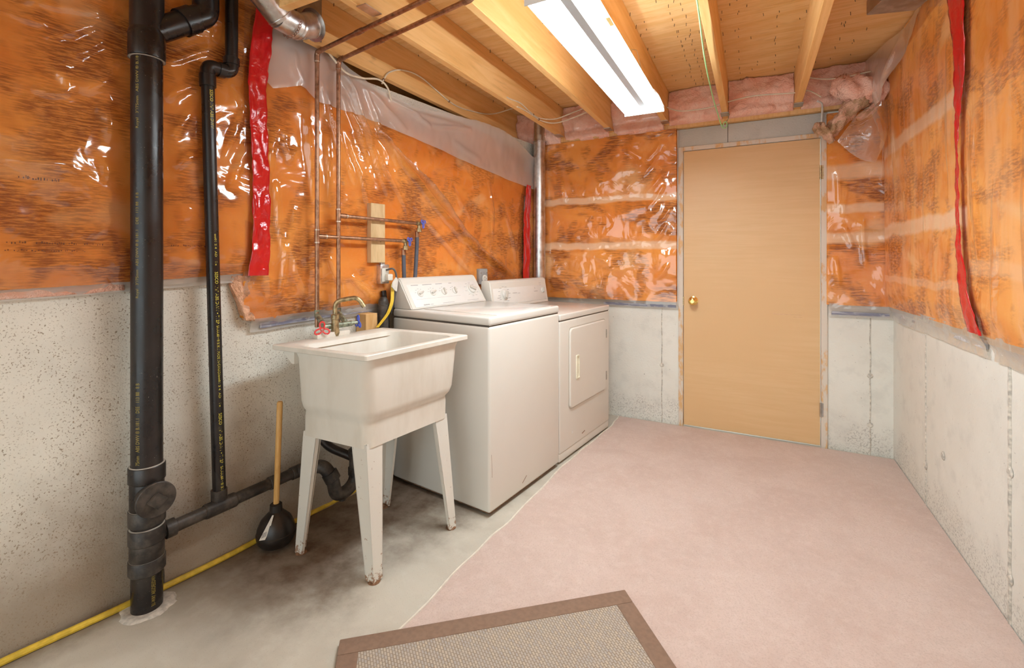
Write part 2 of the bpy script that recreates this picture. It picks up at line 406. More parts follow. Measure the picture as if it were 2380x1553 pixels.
def m_abs():
    n = NT('black_abs'); v = n.geo(); a = n.noise(v, 6, 4, .65); s1 = n.noise(n.map(v, (60, 60, 8)), 1, 3, .7); d = n.noise(v, 160, 2, .7)
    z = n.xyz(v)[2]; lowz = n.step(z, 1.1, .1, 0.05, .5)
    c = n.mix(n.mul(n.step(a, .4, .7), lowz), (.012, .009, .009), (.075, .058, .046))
    c = n.mix(n.mul(n.step(d, .70, .75), .55), c, (.35, .30, .25)); r = n.step(a, .3, .7, .22, .42)
    return n.pbr(c, r, 0, n.bump(s1, .06, .002), .5)
M_ABS = m_abs()
n_ = NT('dusty_abs'); v_ = n_.geo(); a_ = n_.noise(v_, 18, 4, .65)
M_ABSD = n_.pbr(n_.mix(n_.step(a_, .35, .68), (.02, .016, .014), (.085, .067, .053)), .5)
M_GLUE = plain('grey_cement', (.42, .38, .33), .7)
M_YPRINT = plain('yellow_print', (.72, .62, .06), .6); M_YFADE = plain('faded_yellow_print', (.36, .27, .05), .6)
def m_metal(name, col, rough, var=.15, scale=25):
    n = NT(name); v = n.geo(); a = n.noise(v, scale, 4, .6)
    return n.pbr(n.mix(n.step(a, .35, .65), tuple(k*(1-var) for k in col), tuple(min(1, k*(1+var)) for k in col)), n.step(a, .3, .7, rough*.8, rough*1.25), 1.0)
M_GALV = m_metal('galvanised_steel', (.62, .61, .60), .34); M_COPPER = m_metal('aged_copper', (.40, .235, .15), .40, .25, 40)
M_SOLDER = m_metal('solder', (.62, .54, .46), .4); M_BRASS = m_metal('brass', (.85, .60, .20), .16, .05); M_BRASSD = m_metal('dull_brass', (.42, .33, .19), .45, .35, 60)
M_PATINA = m_metal('patinated_brass', (.33, .37, .29), .55, .4, 60); M_STEEL = m_metal('dull_steel', (.5, .48, .45), .4)
M_RUSTCH = m_metal('rusty_chain', (.36, .22, .16), .5, .3, 90)
M_REDP = plain('red_handle', (.75, .05, .05), .4); M_BLUEP = plain('blue_handle', (.08, .13, .60), .4)
M_APPL = plain('appliance_enamel', (.74, .70, .635), .32, 0, .012, 4); M_APPLT = plain('appliance_top', (.72, .685, .63), .16, 0, .01, 4)
M_PANEL = plain('console_panel', (.80, .77, .73), .4, 0, .01); M_KNOB = plain('knob_plastic', (.74, .71, .66), .35, 0, .02); M_KNOBF = plain('knob_grip', (.60, .56, .50), .35, 0, .02)
M_INK = plain('grey_print', (.36, .33, .32), .6); M_INKD = plain('dark_print', (.10, .09, .10), .6); M_GAP = plain('dark_gap', (.10, .085, .07), .8)
n_ = NT('tub_plastic'); v_ = n_.geo(); a_ = n_.noise(n_.map(v_, (9, 9, 3)), 1, 4, .6)
M_TUB = n_.pbr(n_.mix(n_.step(a_, .4, .75), (.76, .71, .63), (.68, .62, .53)), .38)
n_ = NT('leg_enamel'); v_ = n_.geo(); a_ = n_.noise(v_, 45, 5, .75); z_ = n_.xyz(v_)[2]
ru = n_.mul(n_.step(n_.math('ADD', a_, n_.step(z_, .10, 0, 0, .16)), .64, .70), .85)
M_LEG = n_.pbr(n_.mix(ru, (.72, .68, .61), (.30, .13, .05)), .4)
M_RUST = plain('rust', (.20, .10, .05), .9, 0, .4, 60)
M_RUBBER = plain('black_rubber', (.022, .016, .013), .38, 0, .5, 20); M_HOSE = plain('grey_blue_rubber', (.085, .09, .115), .55)
M_YELLOW = plain('yellow_hose', (.72, .49, .05), .5, 0, .15, 40); M_YSTRAP = plain('yellow_strap', (.80, .55, .05), .5)
M_CABLE = plain('white_cable', (.74, .64, .50), .5); M_CABLEG = plain('grey_white_cable', (.72, .69, .64), .5)
M_WHITE = plain('white_enamel', (.80, .80, .80), .35, 0, .02); M_WPLAS = plain('white_plastic', (.76, .72, .64), .45)
n_ = NT('fluorescent_tube'); e_ = n_.n('ShaderNodeEmission', {0: (.88, 1.0, 1.05), 1: TUBE_POWER}); n_.t.links.new(e_.outputs[0], n_.out.inputs[0]); M_TUBE = n_.m
M_GREY = plain('grey_box', (.33, .32, .31), .5); M_PAPER = plain('paper_tag', (.74, .70, .63), .8); M_ROPE = plain('green_cord', (.42, .78, .36), .6)
def m_matweave():
    n = NT('woven_mat'); v = n.obj(); w = n.n('ShaderNodeTexBrick', {'Vector': n.map(v, (60, 60, 60), (0, 0, 0), (0, 0, .706)), 'Color1': (.56, .46, .33, 1), 'Color2': (.40, .36, .33, 1), 'Mortar': (.24, .17, .11, 1), 'Scale': 1.0, 'Mortar Size': .09, 'Brick Width': .9, 'Row Height': .5})
    return n.pbr(n.mix(n.mul(n.noise(v, 60, 2), .5), w.outputs[0], (.45, .40, .36)), .8, 0, n.bump(w.outputs[1], -.5, .004))
M_WEAVE = m_matweave(); M_BORDER = plain('brown_border', (.26, .165, .115), .85, 0, .08, 60, .2)
M_NAIL = plain('nail_steel', (.10, .06, .03), .6)
M_DIRT = plain('crumbled_plaster', (.56, .51, .45), .95, 0, .2, 60)

# ================================================================== ROOM SHELL
Y0 = -2.4
fr0 = (np.zeros(3), np.array([1, 0, 0.]), np.array([0, 1., 0]), EZ)
fl = MB().box(fr0, -2.9, 1.1, Y0, 3.95, -.12, 0).build('floor', M_FLOOR, origin=(0, 0, 0), smooth=0); fl['kind'] = 'structure'
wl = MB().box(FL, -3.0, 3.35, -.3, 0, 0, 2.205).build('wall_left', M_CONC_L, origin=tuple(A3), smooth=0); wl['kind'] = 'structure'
MB().box(FL, -3.0, 3.35, -.30, -.26, 2.206, 2.47).build('rim_light_block', M_JOIST, wl, smooth=0)  # added to shut out world light through the gap above the wall
# footing ledge under the left wall, rough
def ledge_d(U, Z): return .028*np.clip(1-(Z/.20), 0, 1)**.7+.012*fbm(U*9, Z*14, 4)*np.clip(1-Z/.23, 0, 1)+.001
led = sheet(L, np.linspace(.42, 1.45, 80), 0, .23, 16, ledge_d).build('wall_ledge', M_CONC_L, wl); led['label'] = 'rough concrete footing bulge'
wr = MB().box(fr0, RX, RX+.2, Y0, 3.83, 0, 2.455).build('wall_right', M_CONC, origin=(RX, 0, 0), smooth=0); wr['kind'] = 'structure'
DX0, DX1 = -.49, .43
wb = MB()
wb.box(fr0, -2.1, DX0, BY, BY+.2, 0, 2.19); wb.box(fr0, DX1, RX, BY, BY+.2, 0, 2.19)
wb = wb.build('wall_back', M_CONC, origin=(0, BY, 0), smooth=0); wb['kind'] = 'structure'
MB().box(fr0, DX0, DX1, BY-.005, BY+.2, 2.058, 2.19, .004).build('lintel', M_LINTEL, wb)
MB().box(fr0, -.16, -.156, BY-.0062, BY, 2.06, 2.19).build('crack', M_GAP, wb)
# form seams left in the poured concrete
for x in (-.609, .654):
    MB().tube([(x+.002*math.sin(k*1.7), BY-.001, z) for k, z in enumerate(np.linspace(0, .95, 14))], .0035, 5).build('form_seam', M_SEAM, wb)
for y, r in ((3.02, .004), (2.16, .0065), (1.2, .006)):
    MB().tube([(RX-.001, y+.0015*math.sin(k*.9), z) for k, z in enumerate(np.linspace(0, .95, 40))], [r*(.75+.4*rng.random()) for _ in range(40)], 6).build('form_seam', M_SEAM, wr)
for y, z in ((2.16, .52), (2.16, .16), (2.78, .34), (3.02, .2)):
    mb = MB(); mb.lathe([(.001, 0), (.02, .001), (.013, .006), (.001, .004)], (RX-.0005, y, z), (-1, 0, 0), 9); mb.build('tie_mark', M_SEAM, wr)
for x, z in ((-.609, .435), (.654, .50), (.654, .19)):
    mb = MB(); mb.lathe([(.001, 0), (.017, .001), (.011, .005), (.001, .003)], (x, BY-.0005, z), (0, -1, 0), 9); mb.build('tie_mark', M_SEAM, wb)

# ceiling: plywood sheets on joists
ce = struct_empty('ceiling', (0, 0, ZJ))
ys = [Y0, -1.10, .12, 1.34, 2.56, 3.78]
for k in range(5):
    xs = [(-2.5, -.60), (-.597, 1.05)] if k % 2 else [(-2.5, -1.41), (-1.407, 1.05)]
    for x0, x1 in xs:
        MB().box(fr0, x0, x1, ys[k]+.0015, ys[k+1]-.0015, ZC, ZC+.018, .001, 1).build('subfloor_panel', M_PLY, ce, smooth=0)
JX = [-1.80, -1.385, -.98, -.565, -.17, .258]
for x in JX:
    MB().box(fr0, x-.019, x+.019, 1.44 if x < -1.7 else Y0, 3.60, ZJ, ZC-.0005, .002, 1).build('joist', M_JOIST, ce, smooth=0)
MB().box(fr0, -2.4, 1.0, 3.60, 3.64, ZJ, ZC-.001).build('rim_joist', M_JOIST, ce, smooth=0)
frb = (np.array([-1.62, 1.22, 0]), nrm((.87, .5, 0)), nrm((-.5, .87, 0)), EZ)
MB().box(fr0, -1.66, -1.405, 1.20, 1.238, ZJ, ZC-.001, .002, 1).build('blocking', M_JOIST, ce, smooth=0)
nails = MB()
def nail(x, y, l):
    a = rng.uniform(-.2, .2); nails.box((np.array([x, y, ZC]), np.array([1, 0, 0.]), np.array([0, 1., 0]), nrm((a, rng.uniform(-.2, .2), 1))), -.0012, .0012, -.0012, .0012, -l, .001)
for xl in (-.36, -.30, -.07, .115, .42, -.75, -1.13, -1.20, -1.52, -1.59):
    y = .9
    while y < 3.5:
        nail(xl+rng.uniform(-.008, .008), y, rng.uniform(.008, .017)); y += rng.uniform(.045, .085) if xl in (-.36, -.30) else rng.uniform(.08, .2)
for k in range(70): nail(rng.choice([rng.uniform(-.14, .22), rng.uniform(.3, .6), rng.uniform(-.53, -.2)]), rng.uniform(1.5, 3.5), rng.uniform(.007, .016))
for xj in JX:
    y = 1.0
    while y < 3.5:
        nail(xj+rng.choice((-.026, .026)), y, rng.uniform(.008, .02)); y += rng.uniform(.1, .2)
nl = nails.build('nail_tips', M_NAIL, ce, smooth=0); nl['kind'] = 'stuff'; nl['label'] = 'dark nail tips poking through the plywood'
# sill plate
sp = MB().box(fr0, -1.65, .70, 3.585, 3.72, 2.192, ZJ, .002, 1).build('trim_1', M_POSTW, smooth=0); sp['kind'] = 'structure'

# ---- door and frame
tf = struct_empty('trim_2', (-.03, BY, 0))
MB().box(fr0, DX0, -.457, BY-.012, BY+.12, 0, 2.058, .002, 1).build('jamb', M_JAMB, tf, smooth=0)
MB().box(fr0, .395, DX1, BY-.012, BY+.12, 0, 2.058, .002, 1).build('jamb', M_JAMB, tf, smooth=0)
MB().box(fr0, -.457, .395, BY-.012, BY+.12, 2.028, 2.058, .002, 1).build('head_jamb', M_JAMB, tf, smooth=0)
MB().box(fr0, -.457, .395, BY+.06, BY+.12, 0, .012).build('threshold', M_GAP, tf, smooth=0)
dr = struct_empty('door_1', (-.03, BY, .012))
MB().box(fr0, -.453, .390, BY-.006, BY+.032, .014, 2.024, .002, 1).build('door_slab', M_DOOR, dr, smooth=0)
kp = np.array([-.387, BY-.006, .928])
kn = MB().lathe([(.032, -.001), (.033, .004), (.022, .008), (.012, .014), (.011, .030), (.018, .036), (.026, .044), (.029, .056), (.026, .066), (.017, .072), (.014, .0725), (.012, .070), (.001, .070)], kp, (0, -1, 0), 28).build('door_knob', M_BRASS, dr)
MB().box(fr0, -.459, -.452, BY-.014, BY-.004, .895, .955).build('strike_plate', M_BRASSD, dr)
for z in (1.80, .25):
    h = MB(); h.tube([(.3925, BY-.014, z-.045), (.3925, BY-.014, z+.045)], .006, 10); h.box(fr0, .392, .408, BY-.0135, BY-.0115, z-.045, z+.045)
    h.build('hinge', M_BRASSD if z > 1 else M_STEEL, dr)
lm = MB()
for (z, x0, x1, dz) in ((.86, .12, .30, -.012), (.845, .24, .29, 0)): lm.box(fr0, x0, x1, BY-.0064, BY-.006, z, z+.0016)
lm.build('scuff_mark', M_DUSTY, dr)

# ================================================================== INSULATION BLANKETS
FB = [(0.829,1.855,0.795,1.581),(0.859,1.843,0.893,1.674),(0.931,1.75,0.893,1.674),(0.984,1.872,1.029,1.634),(1.122,1.948,1.184,1.613),(1.184,2.073,1.344,1.749),(1.289,2.149,1.555,1.735),(1.402,1.947,2.122,1.356,.016,.036),(2.05,1.40,2.742,1.071,.016,.032),(1.555,1.809,2.309,1.24,.014,.030),(1.159,2.239,1.476,1.554,.015,.016),(1.086,1.875,1.11,1.496),(1.655,1.571,2.213,1.121,.014,.01),(0.931,1.48,0.849,1.046),(1.236,1.151,1.402,1.004),(2.409,1.802,2.461,1.367),(0.829,1.586,0.869,1.24),
      (.96,2.05,1.02,1.5,.012,.014),(1.2,1.9,1.36,1.45,.012,.012),(1.05,2.1,1.25,1.62,.01,.012),(1.3,1.95,1.62,1.5,.012,.012),(.78,1.45,.80,1.05),(1.12,1.25,1.2,1.0),(2.6,1.6,2.75,1.2),(2.0,1.7,2.2,1.5,.02,.01),(.9,1.3,.98,1.05)]
FA = [(0.252,2.011,0.127,1.865),(0.127,1.865,0.153,1.775),(0.153,1.775,0.069,1.764),(0.27,1.883,0.18,1.79,.02,.015),(0.246,1.772,0.258,1.642,.02,.015),(0.235,1.578,0.252,1.507),(0.507,1.928,0.415,1.835),(0.492,1.823,0.443,1.696),(0.507,1.659,0.45,1.583),(0.05,2.037,0.235,2.078),(0.422,1.965,0.584,2.09),(0.464,2.128,0.584,2.151),(0.7,1.897,0.616,1.627),(0.709,1.734,0.641,1.525),(-0.004,1.536,0.127,1.538),(0.246,2.098,0.19,2.051),(0.649,1.954,0.718,1.865),(-0.004,1.987,0.107,1.981),(0.088,1.933,0.27,2.078),
      (-.3,1.9,-.1,2.1),(-.5,1.6,-.2,1.75),(-.8,1.9,-.5,2.0)]
def blanket(root_name, label, mp, us, zlo, zhi, dfun, mat, polym, folds, pn, res=.011, group='plastic-covered insulation on the foundation walls', polyext=None, extra=0.006, sd=1, ck=(3.0, 3.4, .8)):
    um = .5*(us[0]+us[1]); z0 = float(np.min(zlo(np.array(us)) if callable(zlo) else zlo))
    t = thing(root_name, label, 'insulation', mp(um, 0, z0), group)
    n = max(2, int((us[1]-us[0])/.02)); nzz = int(1.4/.02)
    sheet(mp, np.linspace(us[0], us[1], n), zlo, zhi, nzz, dfun, .002).build('fibreglass_batt', mat, t, smooth=60)
    e = polyext or (0, 0, .02, 0)
    pz0 = (lambda u: (zlo(u) if callable(zlo) else np.full(len(u), zlo))-e[2]); pz1 = (lambda u: (zhi(u) if callable(zhi) else np.full(len(u), zhi))+e[3])
    def pd(U, Z):
        c1 = np.clip(1-np.abs(fbm(U*ck[0], Z*ck[1], 15+sd, 2))*2.2, 0, 1)**7; c2 = np.clip(1-np.abs(fbm(U*ck[0]*1.7+Z*ck[2], Z*ck[1]*1.5, 25+sd, 2))*2.2, 0, 1)**7
        am = np.clip(fbm(U*1.8, Z*1.8, 35+sd, 2)+.55, 0, 1)
        d = dfun(U, Z)+extra+1.3*ridges(U, Z, folds)+pn*np.clip(fbm(U*7, Z*5, 11+sd, 3), 0, 1)+pn*am*(.5*c1+.35*c2)
        return d
    n = int((us[1]-us[0]+e[0]+e[1])/res)
    sheet(mp, np.linspace(us[0]-e[0], us[1]+e[1], n), pz0, pz1, int(1.4/res), pd).build('plastic_sheet', polym, t, smooth=180)
    return t
def bell(x, c, w): return np.exp(-((x-c)/w)**2)
def smooth01(x, a, b): t = np.clip((x-a)/(b-a), 0, 1); return t*t*(3-2*t)
# left, beside the stack
def dA(U, Z):
    return .028+.016*fbm(U*2.5, Z*3, 1)+.010*fbm(U*7, Z*6, 2)-.012*bell(U, .344, .09)+.012*smooth01(Z, 1.14, 1.22)+.010*fbm(U*1.5, Z*9, 6)*smooth01(Z, 1.8, 2.1)
zA = lambda u: np.interp(u, [-1.3, 0, .4, .8], [1.12, 1.142, 1.158, 1.178])+.006*fbm(u*9, u*0, 3)
tA = blanket('insulation_blanket', 'orange plastic-covered insulation behind the thick black stack, left edge of view', L, (-1.3, .775), zA, 2.448, dA, M_INS_A, M_POLY, FA, .016, sd=1)
sheet(L, np.linspace(-1.3, .80, 130), lambda u: zA(u)-.035, lambda u: zA(u)+.004, 6, lambda U, Z: .014+.008*fbm(U*14, Z*30, 8)+.012*smooth01(Z, 1.1, 1.17)).build('bottom_flap', M_STRIPPL, tA, smooth=180)
sheet(L, np.linspace(-1.3, .30, 90), lambda u: zA(u)-.030, lambda u: zA(u)+.006, 5, lambda U, Z: .02+.006*fbm(U*10, Z*30, 9), .002).build('pink_edge', M_PINK, tA, smooth=180)
pm = MB(); r5 = random.Random(12)
for (u0_, u1_, z_, h_) in ((.035, .125, 1.487, .010), (.0, .235, 1.285, .007), (.0, .2, 1.262, .004), (.43, .60, 1.285, .006)):
    u_ = u0_
    while u_ < u1_:
        w_ = r5.uniform(.0012, .004); zz = z_+r5.uniform(-.002, .002); dd_ = float(dA(np.array([[u_]]), np.array([[zz]]))[0, 0])+.0012
        if r5.random() < .8: pm.box((L(u_, dd_, zz), EU, EZ, ED), 0, w_, 0, h_*r5.uniform(.4, 1), 0, .0006)
        u_ += w_+r5.uniform(.0015, .005)
po = pm.build('printed_marks', plain('faded_brown_print', (.16, .05, .02), .8), tA, smooth=0); po['kind'] = 'stuff'; po['label'] = 'worn upside-down print on the insulation'
# left, behind the copper pipes and the appliances
def dB(U, Z):
    return .026+.016*fbm(U*2.6, Z*2.2, 21)+.009*fbm(U*8, Z*5, 22)+.010*smooth01(Z, .96, 1.03)+.7*ridges(U, Z, FB)
topB = lambda u: np.interp(u, [.66, .85, 1.0, 1.2, 1.6, 2.2, 2.67, 2.98], [2.44, 2.42, 2.30, 2.18, 2.12, 2.15, 2.10, 2.00])
zB = lambda u: np.interp(u, [.66, .70, .74, 1.4, 3.0], [1.02, .985, .965, .985, .95])+.005*fbm(u*9, u*0, 13)
tB = blanket('insulation_blanket', 'orange plastic-covered insulation behind the copper pipes and laundry appliances', L, (.70, 3.02), zB, topB, dB, M_INS_B, M_POLY, FB, .012, res=.009, sd=2, ck=(5.0, 1.3, 2.2))
flo = lambda u: np.interp(u, [.79, .82, .946, 1.034, 1.20, 1.453, 1.863, 2.296, 2.60, 2.914, 3.0], [2.02, 1.995, 2.045, 1.995, 1.99, 1.975, 1.929, 1.877, 1.845, 1.815, 1.81])
fhi = lambda u: np.interp(u, [.79, .90, 1.08, 1.25, 1.393, 1.645, 1.95, 2.2, 2.45, 2.668, 2.85, 2.98, 3.0], [2.44, 2.40, 2.255, 2.20, 2.155, 2.128, 2.165, 2.187, 2.19, 2.165, 2.11, 2.07, 2.06])+.004*fbm(u*40, u*0, 31)
def dF(U, Z):
    t = smooth01(Z, 1.9, 2.2)
    return dB(U, Z)+.012+ridges(U, Z, FB)+.016*np.clip(fbm(U*5, Z*4, 33), 0, 1)+.03*t*bell(U, 2.2, .8)+ridges(U, Z, [(1.46,2.13,1.80,2.05,.012,.016),(1.8,2.06,2.17,2.115,.012,.02),(1.6,2.10,2.1,2.12,.014,.015),(1.15,2.2,1.3,2.0,.02,.02),(1.30,2.15,1.6,1.98,.02,.02),(2.0,2.0,2.3,1.93,.02,.01),(.9,2.2,.95,2.05,.02,.015)])
sheet(L, np.linspace(.79, 3.0, 230), flo, fhi, 34, dF).build('plastic_flap', M_MILKY, tB, smooth=180)['label'] = 'milky doubled-over top edge of the plastic'
sheet(L, np.linspace(.735, 1.45, 60), lambda u: zB(u)-.05, lambda u: zB(u)+.01, 6, lambda U, Z: .018+.006*fbm(U*12, Z*30, 8)+.012*smooth01(Z, .93, .97)).build('bottom_flap', M_STRIPPL, tB, smooth=180)
sheet(L, np.linspace(.775, 1.375, 50), lambda u: zB(u)-.034, lambda u: zB(u)-.010, 4, lambda U, Z: .026+.003*fbm(U*20, Z*30, 9), .01).build('sealing_strip', M_STRIP, tB)
# torn pink edge hanging at the lower left corner
mb = sheet(L, np.linspace(.655, .745, 22), lambda u: np.interp(u, [.655, .68, .70, .745], [1.12, 1.05, .985, .955])+.02*fbm(u*60, u*0, 42), lambda u: np.full(len(u), 1.165)+.01*fbm(u*50, u*0, 43), 40, lambda U, Z: .028+.022*fbm(U*45, Z*26, 41, 4)+.012*bell(U, .70, .03), .003)
mb.build('torn_edge', M_TORN, tB, smooth=180)
# back wall, left of the door
FK = [(-.62, 2.02, -.74, 1.86), (-.56, 1.90, -.70, 1.74), (-.58, 1.78, -.70, 1.62), (-.53, 1.62, -.62, 1.50), (-.60, 2.1, -.70, 1.98), (-.55, 1.2, -.62, 1.1), (-.9, 2.1, -.75, 2.0), (-1.4, 1.9, -1.38, 1.7), (-1.1, 1.25, -1.0, 1.2), (-.56, 1.5, -.66, 1.36)]
def dK(U, Z): return .048+.012*fbm(U*3, Z*3, 51)+.007*fbm(U*9, Z*7, 52)-.012*bell(Z, 1.70, .05)-.012*bell(Z, 1.335, .05)+.0*U
tK = blanket('insulation_blanket', 'orange plastic-covered insulation between the silver vent pipe and the door', B, (-1.61, -.50), .915, 2.19, dK, M_INS_BK, M_POLY, FK, .010, sd=3)
sheet(B, np.linspace(-1.52, -.492, 60), .865, .922, 6, lambda U, Z: .02+.006*fbm(U*12, Z*30, 58)+.02*smooth01(Z, .88, .93)).build('bottom_flap', M_STRIPPL, tK, smooth=180)
sheet(B, np.linspace(-1.05, -.505, 40), .874, .893, 4, lambda U, Z: .03+.002*fbm(U*20, Z*30, 59), .01).build('sealing_strip', M_STRIP, tK)
# back wall, right of the door
FR_ = [(.47, 1.85, .48, 1.55), (.52, 1.75, .50, 1.5), (.50, 1.45, .56, 1.3), (.46, 1.25, .48, 1.05), (.60, 1.5, .62, 1.2)]
tS = blanket('insulation_blanket', 'narrow strip of orange plastic-covered insulation right of the door', B, (.425, .735), .94, 2.17, lambda U, Z: .042+.012*fbm(U*5, Z*3.3, 61)-.01*bell(Z, 1.37, .05), M_INS_BR, M_POLY, FR_, .008, sd=4)
sheet(B, np.linspace(.435, .76, 24), .865, .95, 6, lambda U, Z: .018+.006*fbm(U*12, Z*30, 68)+.018*smooth01(Z, .88, .95)).build('bottom_flap', M_STRIPPL, tS, smooth=180)
sheet(B, np.linspace(.45, .745, 24), .878, .897, 4, lambda U, Z: .03+.002*fbm(U*20, Z*30, 69), .01).build('sealing_strip', M_STRIP, tS)
# right wall, far and near of the red seam
def vfold(lo, hi, n, seed):
    r = random.Random(seed); return [(u+r.uniform(-.03, .03), r.uniform(1.5, 2.35), u+r.uniform(-.06, .06), r.uniform(1.0, 1.5), r.uniform(.01, .022), r.uniform(.006, .013)) for u in np.linspace(lo, hi, n)]
FRT = vfold(2.45, 3.5, 7, 5); FRN = vfold(.3, 2.25, 12, 6)
def dR(U, Z): return .040+.010*fbm(U*3, Z*2, 71)+.006*fbm(U*9, Z*1.8, 72)+.014*smooth01(Z, .95, 1.06)+.012*smooth01(Z, 1.6, 2.4)
zR = lambda u: np.interp(u, [0, 1.9, 2.3, 3.6], [.95, .965, .96, .945])
tR = blanket('insulation_blanket', 'orange plastic-covered insulation on right wall beyond the red tape seam', R, (2.345, 3.60), zR, 2.448, dR, M_INS_R, M_POLY_R, FRT, .006, sd=5, ck=(7.0, .9, .5))
tN = blanket('insulation_blanket', 'orange plastic-covered insulation on right wall nearest the viewer', R, (-.2, 2.35), zR, 2.448, dR, M_INS_R2, M_POLY_R, FRN, .006, sd=6, ck=(6.0, .8, .5))
for t_, a, b, k in ((tR, 2.30, 3.59, 80), (tN, -.2, 2.24, 120)):
    sheet(R, np.linspace(a, b, k), lambda u: zR(u)-.085, lambda u: zR(u)+.012, 8, lambda U, Z: .014+.010*fbm(U*10, Z*22, 78)+.022*smooth01(Z, .90, .97)).build('bottom_flap', M_STRIPPL, t_, smooth=180)
    sheet(R, np.linspace(a+.02, b-.05, k), lambda u: zR(u)-.055, lambda u: zR(u)-.022, 4, lambda U, Z: .012+.004*fbm(U*10, Z*30, 79), .002).build('sealing_strip', plain('pale_strip', (.55, .54, .55), .5, 0, .25, 40), t_)
# loose milky flap at the far top of the right wall
def dFl(U, Z): return .075+.085*smooth01(U, 3.0, 3.5)*smooth01(Z, 1.9, 2.25)+.015*fbm(U*8, Z*3, 81)+ridges(U, Z, [(3.1, 2.4, 3.3, 2.2, .02, .02), (3.35, 2.35, 3.4, 2.0, .015, .02)])
flz = lambda u: np.interp(u, [2.7, 2.85, 3.0, 3.2, 3.4, 3.52], [2.43, 2.40, 2.32, 2.24, 2.12, 1.80])
sheet(R, np.linspace(2.75, 3.52, 70), flz, lambda u: np.full(len(u), 2.435), 30, dFl).build('plastic_flap', M_MILKY, tR, smooth=180)['label'] = 'loose milky plastic at the top far corner'

# red sealing tapes
def tape(label, mp, path, w, d, n=60, amp=.006, seed=0):
    zs = np.linspace(path[0][1], path[-1][1], n); zp = [p[1] for p in path]; up = [p[0] for p in path]; wp = [p[2] if len(p) > 2 else w for p in path]
    if zp[0] > zp[-1]: zi, ui, wi = zp[::-1], up[::-1], wp[::-1]
    else: zi, ui, wi = zp, up, wp
    mb = MB(); k = 9; rr = random.Random(seed)
    for back in (0, 1):
        for z in zs:
            uc = np.interp(z, zi, ui); ww = np.interp(z, zi, wi)
            for j in range(k):
                s_ = (j/(k-1)-.5); u = uc+s_*ww+.004*float(fbm(np.array(z*14), np.array(s_*2), seed))
                dd = d(u, z)+amp*(1+1.6*float(fbm(np.array(u*60+seed), np.array(z*22), seed+3)))-.0015*back*1
                mb.v.append(tuple(mp(u, dd, z)))
    N = n*k
    for i in range(n-1):
        for j in range(k-1):
            a = i*k+j; mb.f.append((a, a+1, a+k+1, a+k)); mb.f.append((N+a, N+a+k, N+a+k+1, N+a+1))
    for i in range(n-1):
        mb.f.append((i*k, (i+1)*k, N+(i+1)*k, N+i*k)); a = i*k+k-1; mb.f.append((a, N+a, N+a+k, a+k))
    return tag(mb.build('red_tape', M_RED, smooth=180), label, 'tape', 'red sealing tapes on the plastic')
sc = lambda fn, ex: (lambda u, z: float(fn(np.array([[u]]), np.array([[z]]))[0, 0])+ex)
tape('wide wrinkled red tape on the left wall between black vent pipe and copper pipes', L, [(.745, 1.165, .085), (.757, 1.3, .075), (.757, 1.6, .07), (.745, 1.85, .07), (.742, 1.98, .08), (.757, 2.15, .085), (.775, 2.32, .08)], .08, lambda u, z: .062, 80, .010, 1)
tape('red tape on the left wall above the dryer, below the milky plastic', L, [(2.86, 1.02, .09), (2.87, 1.3, .105), (2.875, 1.6, .09), (2.90, 1.83, .07)], .09, sc(dB, .028), 50, .005, 2)
tape('thin vertical red tape beside the silver vent pipe in the corner', L, [(3.045, 1.0, .035), (3.045, 1.8, .03), (3.035, 2.06, .05), (2.97, 2.085, .04)], .03, lambda u, z: .03, 50, .004, 3)
tape('red tape seam on the right wall, widening at top and bottom', R, [(2.275, .965, .12), (2.30, 1.05, .10), (2.345, 1.15, .06), (2.375, 1.3, .05), (2.385, 1.55, .035), (2.375, 1.75, .04), (2.335, 1.95, .085), (2.325, 2.1, .11), (2.345, 2.3, .16), (2.345, 2.42, .17)], .08, sc(dR, .016), 110, .004, 4)

# pink rim-joist batts between the joists along the back wall
labels = ['pink insulation batt under plastic between the two leftmost joists', 'pink insulation batt in the joist bay left of the light, plastic over it', 'pink insulation batt in the bay behind the end of the light',
          'pink insulation batt in the bay above the left half of the door', 'pink insulation batt in the bay above the right half of the door', 'bulging pink insulation batt in the far right corner bay']
for k in range(6):
    x0 = JX[k]+.021; x1 = JX[k+1]-.021 if k < 5 else .70
    def dP(U, Z, k=k): return .10-.05*smooth01(Z, 2.25, 2.19)+.045*fbm(U*7, Z*8, 90+k)+.025*fbm(U*22, Z*20, 95+k)+.03*bell(Z, 2.36, .06)
    t = thing('rim_batt', labels[k], 'insulation', B((x0+x1)/2, 0, ZJ), 'pink batts in the joist bays')
    zt = ZC-.004 if k < 5 else 2.45
    sheet(B, np.linspace(x0, x1, 46), 2.185 if k < 3 else 2.215, zt, 28, dP, .032).build('fibreglass_batt', M_PINK, t, smooth=180)
    if k in (1, 2):
        sheet(B, np.linspace(x0+.002, x1-.002, 40), 2.20, 2.42, 24, lambda U, Z, k=k: .165+.02*fbm(U*5, Z*5, 99+k)-.08*smooth01(Z, 2.26, 2.2)).build('plastic_sheet', M_POLY, t, smooth=180)

